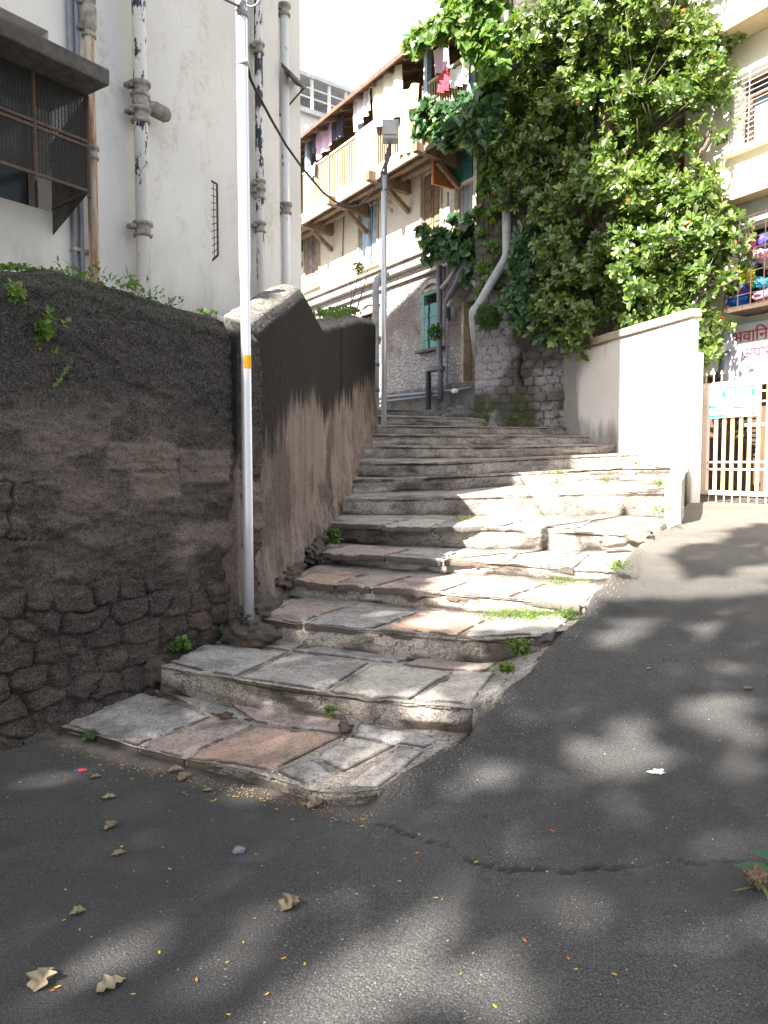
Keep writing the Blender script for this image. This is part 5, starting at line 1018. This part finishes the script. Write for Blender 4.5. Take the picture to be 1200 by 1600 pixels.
def fern_thing(px, py, r, Y_, label, mat='fern', L=.07, shape='lance', k=500, grp=None, ax=(0, -.4, -.5), sq=1., cat='plant', nm='fern'):
    c = P(px, py, Y_); rm = r*Y_/F; pts, v = clump_pts(tuple(c), (rm, rm*.6, rm*sq), k, .3); a = v*.8+np.array(ax)+rng.normal(0, .3, v.shape)
    o = add_leaves(nm, [rosettes(pts, a, L, 3, shape, .7)], M[mat], None, origin=tuple(c)); tag(o, label, cat, grp); return o
fern_thing(762, 495, 20, 14.85, 'round clump of feathery fern hanging below the bent grey pipe', k=700)
fern_thing(682, 518, 10, 16.9, 'small dark plant on the pipe beside the green window', 'leafheart', .10, 'obovate', 60)
fern_thing(560, 417, 9, 18.5, 'small dry bush growing on the upper tenement wall', 'weed', .10, 'lance', 50)
# weeds on the stairs and walls
def weed(px, py, wpx, hpx, label, k=60, L=.05, shape='round', mat='weed', pos=None, grp='weeds growing in cracks', nm='weed', flat=False):
    c = pos if pos is not None else G(px, py); kk = c.y/F; rx = wpx*kk/2; rz = hpx*kk/2
    pts = np.array(c)+rng.normal(size=(k, 3))*np.array([rx*.5, rx*.35 if not flat else rx*.5, 0])+np.array([0, 0, 1])*(rng.random((k, 1))*rz*1.5); k = k
    a = rng.normal(0, .5, (k, 3))+np.array([0, -.1, .9]); A = [rosettes(pts, a, .62*L*(.6+.7*rng.random(k)), 4, shape, 1.1)]
    o = add_leaves(nm, A, M[mat], None, origin=tuple(c)); tag(o, label, 'weed', grp); return o
def on_step(k, u, w, lift=.01):
    T = epoly(k, np.array([u]))[0]; B = epoly(k+1, np.array([u]), True)[0]; p = T+(B-T)*w; return Vector((p[0], p[1], p[2]+lift))
def at_px(k, px, py, lift=.0): p = tread_pt(k, px, py); p.z += lift; return p
weed(0, 0, 34, 22, 'bright leafy weed where the rough wall meets the second step', 70, .05, pos=at_px(1, 283, 1022, .01), shape='round')
weed(0, 0, 130, 10, 'long green mat of grass across the right end of the third step', 420, .035, 'lance', pos=at_px(2, 815, 968, .012), nm='grass_mat')
weed(0, 0, 30, 16, 'green grass spreading beside the asphalt on the third step', 130, .04, 'lance', pos=at_px(2, 885, 970, .012), nm='grass_mat')
weed(0, 0, 32, 24, 'round tuft against the end of the third step riser', 110, .035, 'round', pos=P(812, 1018, 4.78)+Vector((0, 0, -.02)))
weed(0, 0, 26, 8, 'small flat weed below the round tuft at the asphalt edge', 50, .035, 'round', pos=P(790, 1050, 4.4))
weed(0, 0, 90, 8, 'thin line of grass along the joint of the fourth step', 170, .03, 'lance', pos=at_px(3, 885, 914, .01), nm='grass_mat')
weed(0, 0, 34, 16, 'yellow green weed at the asphalt edge beside the fifth step', 90, .045, 'lance', pos=P(965, 892, 6.3))
weed(0, 0, 26, 26, 'dark leafy weed in the corner between the streaked wall and the steps', 60, .06, 'round', 'fern', pos=P(520, 850, 7.9))
weed(0, 0, 60, 7, 'thin grass on the tread of the sixth step', 90, .03, 'lance', pos=at_px(5, 735, 815, .01), nm='grass_mat')
weed(0, 0, 16, 22, 'small upright weed on the eighth step', 26, .06, 'lance', pos=P(946, 762, 10.0))
weed(0, 0, 26, 14, 'small green weed near the low kerb wall', 40, .055, 'lance', pos=P(1032, 762, 9.2))
weed(0, 0, 44, 16, 'straggling weed over broken stones in front of the low kerb wall', 80, .05, 'lance', pos=P(1030, 806, 8.2))
weed(0, 0, 22, 12, 'weed in the joint at the right end of the sixth step', 40, .05, 'lance', pos=P(870, 745, 10.2))
weed(0, 0, 18, 12, 'tiny weed beside the first slab at the foot of the dark wall', 30, .03, 'round', pos=P(143, 1158, 4.2), mat='fern')
weed(0, 0, 14, 10, 'tiny weed in the broken gap at the back of the first step', 24, .03, 'round', pos=P(514, 1117, 3.95))
weed(0, 0, 30, 12, 'low dark weed behind the concrete footing of the silver pole', 60, .04, 'round', 'fern', pos=P(352, 990, 5.4))
def wallplant(px, py, label, k, r, L, shape='round', mat='weed', dep=.06, sq=1.):
    fr_ = Frame(-5.09, .72, 1); s_, z_ = fr_.hit(px, py, dep); c = fr_.pt(s_, z_, dep); kk = c.y/F
    pts = np.array(c)+rng.normal(size=(k, 3))*r*kk*np.array([.5, .3, .5*sq]); a = rng.normal(0, .6, (k, 3))+np.array([.6, -.5, .4])
    o = add_leaves('wall_plant', [rosettes(pts, a, L, 4, shape, 1.0)], M[mat], None, origin=tuple(c)); tag(o, label, 'plant', 'plants rooted in the dark wall'); return o
wallplant(62, 515, 'pale green ferny plant high on the dark wall', 60, 22, .035)
wallplant(20, 462, 'tiny green plant at the upper left edge of the dark wall', 30, 14, .03)
fr_ = Frame(-5.09, .72, 1); c = fr_.pt(*fr_.hit(125, 545, .06), .06); e = fr_.pt(*fr_.hit(86, 603, .1), .1)
sp = thing('creeper_sprig', c, 'thin sprig with paired leaves trailing down the dark wall', 'plant'); ln = [c, c.lerp(e, .35)+Vector((0, 0, .02)), c.lerp(e, .7), e]
MB().tube(ln, .003, 5).build('stem', M['stem'], sp, True); pts = np.array([tuple(c.lerp(e, t)) for t in np.linspace(0, 1, 18) for _ in (0, 1)]); dr_ = rng.normal(0, .3, (36, 3))+np.tile([[.5, 0, .4], [-.5, -.3, -.4]], (18, 1)); add_leaves('foliage', [leaves(pts, dr_, np.tile([[.6, -.7, .3]], (36, 1)), .022, 'round')], M['weed'], sp)
# plants along the wall top
TOPS = [(112, 432), (150, 438), (188, 446), (205, 452), (238, 466), (268, 478), (300, 490), (330, 500)]
for i, (x, y) in enumerate(TOPS):
    fr_ = Frame(-5.30, .72, 1); s_, z_ = fr_.hit(x, y); c = fr_.pt(s_, z_-.0, 0); k = 10
    pts = np.array(c)+rng.normal(size=(k, 3))*np.array([.06, .06, .015]); a = rng.normal(0, .4, (k, 3))+np.array([.1, -.1, .9])
    o = add_leaves('wall_plant', [rosettes(pts, a, [.045, .035, .07, .03, .04, .035, .03, .04][i], 4, ['lance', 'obovate'][i % 2], .8)], M[['fern', 'leafheart', 'weed', 'fern'][i % 4]], None, origin=tuple(c))
    tag(o, ['tuft of dark ferns on the wall top under the window cage', 'pale leaved plant on the wall top beside the rusty pipe', 'yellow green sprout standing on the wall top before the big peeling pipe', 'low fern on the wall top just left of the big peeling pipe', 'leafy tuft on the wall top right of the big peeling pipe', 'grey leaved plant midway down the sloping wall top', 'small fern near the low end of the dark wall top', 'last small tuft on the wall top beside the silver pole'][i], 'plant', 'plants growing along the dark wall top')
# moss fringe on wall top: countless small leaves
k = 900; Yt = rng.uniform(3.9, 5.6, k); xt = -5.09+.72*Yt-.10-.28*rng.random(k); zt_ = np.interp(Yt, [3.0, 4.17, 4.48, 4.83, 5.37, 5.72], [2.5, 2.55, 2.64, 2.61, 2.54, 2.52])+.02+.03*rng.random(k)
mo = add_leaves('moss', [leaves(np.stack([xt, Yt, zt_], 1), rng.normal(0, 1, (k, 3))+np.array([.3, -.2, .6]), rng.normal(0, 1, (k, 3)), .02+.02*rng.random(k), 'round')], M['fern'], None); tag(mo, kind='stuff')
k = 500; px_ = [(-.86, 8.3, 3.2), (-.60, 9.6, 3.3), (-.45, 11.5, 3.7)]
t = rng.random(k); Yt = 9.0+3.6*t; xt = np.interp(Yt, [8.7, 10, 12.3, 14.3], [-.66, -.56, -.41, -.21])-.25*rng.random(k)+.02; zt_ = np.interp(Yt, [8.7, 10, 12.3, 14.3], [3.16, 3.4, 3.9, 4.2])+.03+.10*rng.random(k)**2
mo = add_leaves('moss', [leaves(np.stack([xt, Yt, zt_], 1), rng.normal(0, 1, (k, 3))+np.array([.3, -.2, .6]), rng.normal(0, 1, (k, 3)), .03+.03*rng.random(k), 'round')], M['fern'], None); tag(mo, kind='stuff')
# bare twigs above the second wall
tw = thing('dry_shrub', P(545, 500, 12.0), 'thin bare twigs with a few leaves standing on the streaked wall', 'shrub'); m = MB()
for (x0, y0, x1, y1) in ((540, 500, 560, 425), (545, 500, 548, 440), (552, 500, 580, 395), (535, 505, 528, 470)): m.tube([P(x0, y0, 12), P((x0+x1)/2+3, (y0+y1)/2, 12.05), P(x1, y1, 12)], [.012, .008, .004], 5)
m.build('twig', M['bark'], tw, True)
# ------------------------------------------------------------------ plant at the right edge
pl = thing('leafy_plant', G(1215, 1400), 'plant with long blades and a brown seed head at the right edge', 'plant')
c = G(1225, 1400); Av = []
bl = [((1215, 1365), (1120, 1345), .26), ((1230, 1560), (1140, 1540), .30), ((1220, 1345), (1180, 1330), .15)]
gb = G(1262, 1500); kb = 16; ab_ = rng.random(kb)*6.28
add_leaves('foliage', [leaves(np.tile([tuple(gb)], (kb, 1))+rng.normal(0, .02, (kb, 3))*[1, 1, 0], np.stack([np.cos(ab_)*.7+.35, np.sin(ab_)*.7, .7+.5*rng.random(kb)], 1), np.tile([[.1, -.3, .9]], (kb, 1)), .08+.07*rng.random(kb), 'lance', wid=1.2)], M['leafheart'], pl)
B0 = np.array([tuple(P(1212, 1366, 2.75)), tuple(P(1215, 1552, 2.25)), tuple(P(1225, 1345, 2.8)), tuple(P(1222, 1585, 2.2)), tuple(P(1215, 1600, 2.1))]); D0 = np.array([(-1, .1, .25), (-1, .05, .15), (-1, .2, .3), (-.6, -.3, .5), (-.3, -.3, .8)])
add_leaves('foliage', [leaves(B0, D0, np.tile([[.1, -.5, .8]], (5, 1)), np.array([.15, .15, .12, .12, .14]), 'lance', wid=1.4)], M['leafheart'], pl)
V, Q = lump(tuple(P(1183, 1370, 2.72)), (.030, .025, .032), 9, 24, .9, 5); np_mesh('seed_head', V, Q, M['wood'], pl, True)
MB().tube([P(1183, 1385, 2.72), P(1165, 1388, 2.7), P(1148, 1391, 2.68)], .003, 5).tube([P(1225, 1480, 2.5), P(1200, 1400, 2.65), P(1183, 1372, 2.72)], .006, 6).build('stem', M['stem'], pl, True)
# ------------------------------------------------------------------ litter
def curled(px, py, L, ang, label, mat='dryleaf', curl=.5, lobes=3, seed=1, cat='leaf', grp='dry leaves fallen on the asphalt', on=None):
    c = on if on is not None else G(px, py); n = 26; r_ = np.random.default_rng(seed)
    U, W = np.meshgrid(np.linspace(0, 1, n), np.linspace(-1, 1, 15), indexing='ij'); wd = np.sin(np.pi*np.clip(U, .02, 1)**.8)*.34*(1+.35*np.cos(U*lobes*6.28+seed))
    x = (U-.5)*L; y = W*wd*L; z = .35*L*curl*(np.abs(W)**1.6*np.sin(np.pi*U)+.5*(U-.4)**2)+.06*L*(fbm(U*4+seed, W*3, 3, seed)-.3)
    ca, sa = math.cos(ang), math.sin(ang); V = np.stack([c[0]+x*ca-y*sa, c[1]+x*sa+y*ca, c[2]+.006+z], -1).reshape(-1, 3)
    o = np_mesh('fallen_leaf', V, grid_faces(n, 15), M[mat], None, True, {'tone': np.full(len(V), r_.random()), 'hue': np.full(len(V), r_.random()*.8)}, origin=tuple(c)); tag(o, label, cat, grp); return o
for i, a in enumerate([(455, 1418, .12, .9, 'large curled dry leaf lying alone in the middle of the asphalt', .9), (66, 1535, .13, 1.6, 'pale lobed dry leaf in the sunlit patch at the lower left', .7), (174, 1543, .11, .7, 'long grey leaf to the right of the pale lobed leaf', .5),
    (175, 1294, .09, .9, 'dry leaf third down below the left end of the first step', .8), (171, 1248, .085, .2, 'dry leaf near the red and blue wrapper', .4), (186, 1336, .075, .5, 'small grey leaf left of the dark stone', .4), (122, 1429, .07, .4, 'small curled leaf above the pale lobed leaf', .8),
    (150, 1216, .07, .3, 'yellowish dry leaf nearest the red and blue wrapper', .5), (325, 1236, .06, .0, 'flat grey leaf under the pink slab', .2), (275, 1207, .10, .3, 'pale leaf in the heap below the pink slab', .8), (290, 1217, .11, 1.1, 'brown leaf in the heap below the pink slab', .7),
    (495, 1260, .13, .8, 'large olive dry leaf against the front of the first step', .9), (523, 1251, .10, 1.9, 'dry leaf leaning on the corner of the first step', .9), (1170, 1077, .08, .1, 'pale leaf on the asphalt ramp near the right edge', .3), (1015, 1046, .05, .3, 'tiny pale leaf in the middle of the ramp', .3)]):
    curled(a[0], a[1], a[2]*.8, a[3], a[4], curl=a[5], seed=i*7+3)
r4 = random.Random(21); yl = []
spots = [(249, 1491), (90, 1545), (82, 1550), (307, 1534), (417, 1556), (355, 1506), (380, 1475), (443, 1500), (476, 1509), (632, 1344), (739, 1492), (535, 1470), (398, 1437), (400, 1337), (409, 1355), (497, 1366), (624, 1379), (681, 1405), (863, 1300), (1042, 1296), (744, 1349), (605, 1296), (655, 1306), (652, 1335), (809, 1402), (820, 1472), (900, 1517), (773, 1575), (1055, 1512), (1043, 1350), (855, 1364), (357, 1588), (208, 1556), (143, 1466), (120, 1300), (190, 1325), (265, 1360), (100, 1440), (720, 1524), (960, 1525), (888, 1500)]
for i in range(60): t = i/59; x = 110+t*470+r4.uniform(-18, 18); spots.append((x, 1168+t*102+8+abs(r4.gauss(0, 12))))
for i, (x, y) in enumerate(spots):
    c = G(x, y); s_ = r4.uniform(.005, .0125); ang = r4.uniform(0, 6.28)
    if not yl or i < 3:
        V = np.array([(-1, 0, .1), (-.4, .42, .15), (.4, .42, .12), (1, 0, .25), (.4, -.42, .12), (-.4, -.42, .18), (0, 0, 0)])*[1, 1, 1]; T = np.array([[6, 0, 5], [6, 1, 0], [6, 2, 1], [6, 3, 2], [6, 4, 3], [6, 5, 4]])
        o = np_mesh('fallen_leaflet', V, T, M['yellow'], None, True, {'tone': np.full(7, .2+.3*i), 'hue': np.full(7, (.2, .5, .95)[i % 3])}); yl.append(o.data)
    else: o = bpy.data.objects.new('fallen_leaflet', yl[r4.choice((0, 1, 0, 1, 2))]); C.objects.link(o)
    o.location = (c.x, c.y, c.z+.005); o.scale = (s_, s_*.8, s_); o.rotation_euler = (0, 0, ang); tag(o, 'tiny yellow leaflet fallen on the dark asphalt', 'leaflet', 'tiny yellow leaflets scattered on the asphalt')
c = G(125, 1206); wrp = thing('candy_wrapper', c, 'torn red and blue wrapper on the asphalt left of the steps', 'litter')
V, Q = lump((c.x+.012, c.y, c.z+.008), (.026, .012, .007), 3, 12, .8, 3); np_mesh('foil', V, Q, M['redcloth'], wrp, True); V, Q = lump((c.x-.016, c.y, c.z+.006), (.012, .008, .006), 5, 10, .8, 3); np_mesh('torn_end', V, Q, M['sackblue'], wrp, True)
c = G(1026, 1208); V, Q = lump((c.x, c.y, c.z+.008), (.034, .02, .010), 8, 16, 1.0, 3.5); tag(np_mesh('paper_scrap', V, Q, M['plasticwhite'], None, False, origin=tuple(c)), 'crumpled white scrap lying in a sunlit patch of the ramp', 'litter')
c = G(374, 1333); V, Q = lump((c.x, c.y, c.z+.012), (.026, .018, .016), 4, 16, .3, 2); tag(np_mesh('stone', V, Q, M['pvcdark'], None, True, origin=tuple(c)), 'single small dark stone on the shaded asphalt', 'stone')
c = P(711, 611, 15.9); V, Q = lump(tuple(c), (.07, .05, .05), 4, 12, .5, 2); tag(np_mesh('plastic_bag', V, Q, M['plasticwhite'], None, True, origin=tuple(c)), 'small white bag on the ledge at the top of the steps', 'litter')
rs = [((245, 1052, 4.9), (.10, .10, .10), 'M', 'rounded boulder where the dark wall meets the second step'), ((262, 1081, 4.55), (.05, .04, .025), 'M', 'broken brown stone at the left end of the first step tread'), ((353, 1118, 4.25), (.045, .04, .02), 'M', 'loose brown chip beside the mauve slab'),
      ((541, 1137, 3.98), (.04, .05, .03), 'M', 'dark stone wedged in the gap behind the pink slab'), ((1000, 838, 7.75), (.12, .12, .08), 'M', 'broken stone at the right end of the sixth step'), ((960, 848, 7.5), (.14, .09, .06), 'M', 'jagged stone lying left of the broken step end'),
      ((720, 652, 15.6), (.42, .3, .2), 'M', 'rounded concrete mound at the top of the steps by the rubble building')]
for i, (p, r_, _, lb_) in enumerate(rs):
    c = P(*p); V, Q = lump(tuple(c), r_, i*3+1, 26, .45, 2.0); tag(np_mesh('stone', V, Q, M[['rustone', 'rustone', 'rustone', 'rustone', 'riser2', 'riser2', 'concrete'][i]], None, True, origin=tuple(c-Vector((0, 0, r_[2])))), lb_, 'stone')
# loose grit
kg = 2600; tb_ = rng.random(kg); bi = np.interp(tb_, np.linspace(0, 1, 9), BND[:9, 0]); bj = np.interp(tb_, np.linspace(0, 1, 9), BND[:9, 1]); gx_ = bi+np.abs(rng.normal(0, .07, kg))+.01; gy_ = bj-rng.random(kg)*.03
h1 = kg//3; fr1 = np.array([tuple(G(a, b)[:2]) for a, b in ((95, 1156), (210, 1190), (345, 1222), (470, 1248), (575, 1270))]); t1 = rng.random(h1); gx_[:h1] = np.interp(t1, np.linspace(0, 1, 5), fr1[:, 0])+rng.normal(0, .03, h1); gy_[:h1] = np.interp(t1, np.linspace(0, 1, 5), fr1[:, 1])-np.abs(rng.normal(0, .06, h1))
h2 = 2*kg//3; gx_[h2:] = rng.uniform(-2, 3.5, kg-h2); gy_[h2:] = rng.uniform(2, 7, kg-h2)
gz_ = ground_h(gx_, gy_)+.003; ok = (boundary_q(gx_, gy_) > .01) | (gy_ < 4.5-.45*(gx_+2)); gx_, gy_, gz_ = gx_[ok], gy_[ok], gz_[ok]; kg = len(gx_)
oc = np.array([(1, 0, 0), (0, 1, 0), (-1, 0, 0), (0, -1, 0), (0, 0, 1.), (0, 0, -1)]); of = np.array([[0, 1, 4], [1, 2, 4], [2, 3, 4], [3, 0, 4], [1, 0, 5], [2, 1, 5], [3, 2, 5], [0, 3, 5]])
V = np.stack([gx_, gy_, gz_], 1)[:, None]+oc[None]*(.0018+.004*rng.random((kg, 1, 1))**2)*rng.uniform(.6, 1.3, (kg, 6, 1)); tag(np_mesh('gravel', V.reshape(-1, 3), (of[None]+(np.arange(kg)*6)[:, None, None]).reshape(-1, 3), M['riser2'], None), kind='stuff')
# dirt fillet between steps and streaked wall
for i, (k_, rz, rx) in enumerate([(2, .18, .22), (3, .16, .2), (4, .14, .16)]):
    T = epoly(k_, np.array([.0]))[0]; V, Q = lump((T[0]-.05, T[1]+.4, T[2]-.02), (rx*.8, .7, rz*.8), i+40, 34, .35, 4.)
    tag(np_mesh('rubble_heap', V, Q, M['soil'], None, True, origin=(T[0], T[1]+.3, T[2])), ['dark rubble packed between the silver pole and the streaked wall', 'dark rubble against the streaked wall at the fourth step', 'dark rubble against the streaked wall at the fifth step'][i], 'rubble')
# ------------------------------------------------------------------ tree out of view that dapples the foreground
SE, SA = R(40), R(225); sd = Vector((math.sin(SA)*math.cos(SE), math.cos(SA)*math.cos(SE), math.sin(SE)))
st_ = thing('shade_tree', (-14, -13, 0), 'tall tree standing behind the viewer whose crown shades the foreground asphalt', 'tree')
holes = [(520, 1575, .42, .2), (50, 1535, .28, .13), (320, 1495, .16, .09), (745, 1215, .17, .11), (670, 1170, .14, .07), (960, 1180, .36, .18), (1130, 1100, .30, .12), (860, 1250, .18, .06), (1180, 1150, .2, .1), (1000, 1040, .16, .06), (870, 1120, .22, .06), (1180, 1480, .16, .06), (1010, 970, .35, .15), (790, 1290, .1, .06), (1000, 1120, .1, .05), (1080, 1190, .12, .06), (830, 1180, .08, .05), (930, 1060, .12, .05), (700, 1230, .1, .05), (1150, 1030, .12, .06), (1090, 1260, .1, .05), (560, 1225, .16, .1), (1130, 960, .2, .1), (720, 1590, .2, .1), (920, 1420, .1, .05), (950, 900, .5, .2)]
hw_ = [(G(a, b), c_, d_) for a, b, c_, d_ in holes]; sx = np.array([.7071, .7071]); sy_ = np.array([-.7071, .7071])
gx, gy = np.meshgrid(np.arange(-3.6, 9, .125), np.arange(-.5, 9.6, .125), indexing='ij'); gx = gx.ravel()+rng.uniform(-.09, .09, gx.size); gy = gy.ravel()+rng.uniform(-.09, .09, gy.size)
wv = .7*(fbm(gx*.9, gy*.9, 3, 4)-.5)
sh = ((gy < 5.35+wv) | (gx-gy > -4.1+wv*1.5) | (gx < .35+.25*(gy-5.4)+wv*.3))
sh &= ~((gy > 6.0+wv) & (gx-gy > -4.6) & (fbm(gx*.8, gy*.8, 2, 9) > .40)); sh &= ~((gy > 7.6) & (gx < 1.2))
for c, a_, b_ in hw_:
    u = (gx-c.x)*sx[0]+(gy-c.y)*sx[1]; v = (gx-c.x)*sy_[0]+(gy-c.y)*sy_[1]; sh &= ~((u/a_)**2+(v/b_)**2 < 1.3+1.6*(fbm(gx*4, gy*4, 2, 6)-.5))
sh &= rng.random(gx.size) < .995
T_ = np.stack([gx[sh], gy[sh], np.full(sh.sum(), .15)], 1); tt = rng.uniform(14, 24, len(T_)); pts = T_+tt[:, None]*np.array(sd)
ax = np.tile(np.array(sd), (len(pts), 1))+rng.normal(0, .25, pts.shape); add_leaves('crown', [rosettes(pts, ax, .14, 6, 'round', 1.35)], M['leaf'], st_)
m = MB(); m.tube([(-14, -13, -.2), (-13.5, -12.5, 5), (-12, -11, 9)], [.5, .4, .3], 12)
for q in ((-9, -8, 11), (-14, -8, 12), (-8, -12, 12), (-11, -7, 13), (-6, -10, 12)): m.tube([(-12, -11, 9), q], [.2, .05], 8)
m.build('trunk', M['bark'], st_, True)
cam = bpy.data.cameras.new('camera'); co = bpy.data.objects.new('camera', cam); C.objects.link(co)
co.location = (0, 0, EYE); co.rotation_euler = (R(90)-TH, 0, 0); cam.sensor_fit = 'VERTICAL'; cam.sensor_height = 36; cam.lens = 36*F/1600; cam.clip_end = 1000; cam.clip_start = .05
S.camera = co

w = bpy.data.worlds.new('World'); S.world = w; w.use_nodes = True; nt = w.node_tree; bg = nt.nodes['Background']; sky = nt.nodes.new('ShaderNodeTexSky'); sky.sky_type = 'NISHITA'; sky.sun_disc = False
sky.sun_elevation = SE; sky.sun_rotation = SA; sky.air_density = 1.0; sky.dust_density = 2.5; sky.ozone_density = 1.0; mxn = nt.nodes.new('ShaderNodeMix'); mxn.data_type = 'RGBA'; mxn.inputs[0].default_value = .3; nt.links.new(sky.outputs[0], mxn.inputs[6]); mxn.inputs[7].default_value = (9.5, 9.3, 9.0, 1); nt.links.new(mxn.outputs[2], bg.inputs[0]); bg.inputs[1].default_value = .056
sl = bpy.data.lights.new('sun', 'SUN'); sl.energy = 5.0; sl.angle = R(.5); sl.color = (1, .935, .84); so = bpy.data.objects.new('sun', sl); C.objects.link(so)
sd = Vector((math.sin(SA)*math.cos(SE), math.cos(SA)*math.cos(SE), math.sin(SE))); so.rotation_euler = sd.to_track_quat('Z', 'Y').to_euler(); so.location = sd*30
S.view_settings.view_transform = 'Standard'; S.view_settings.look = 'None'; S.view_settings.exposure = 2.45; S.view_settings.gamma = 1
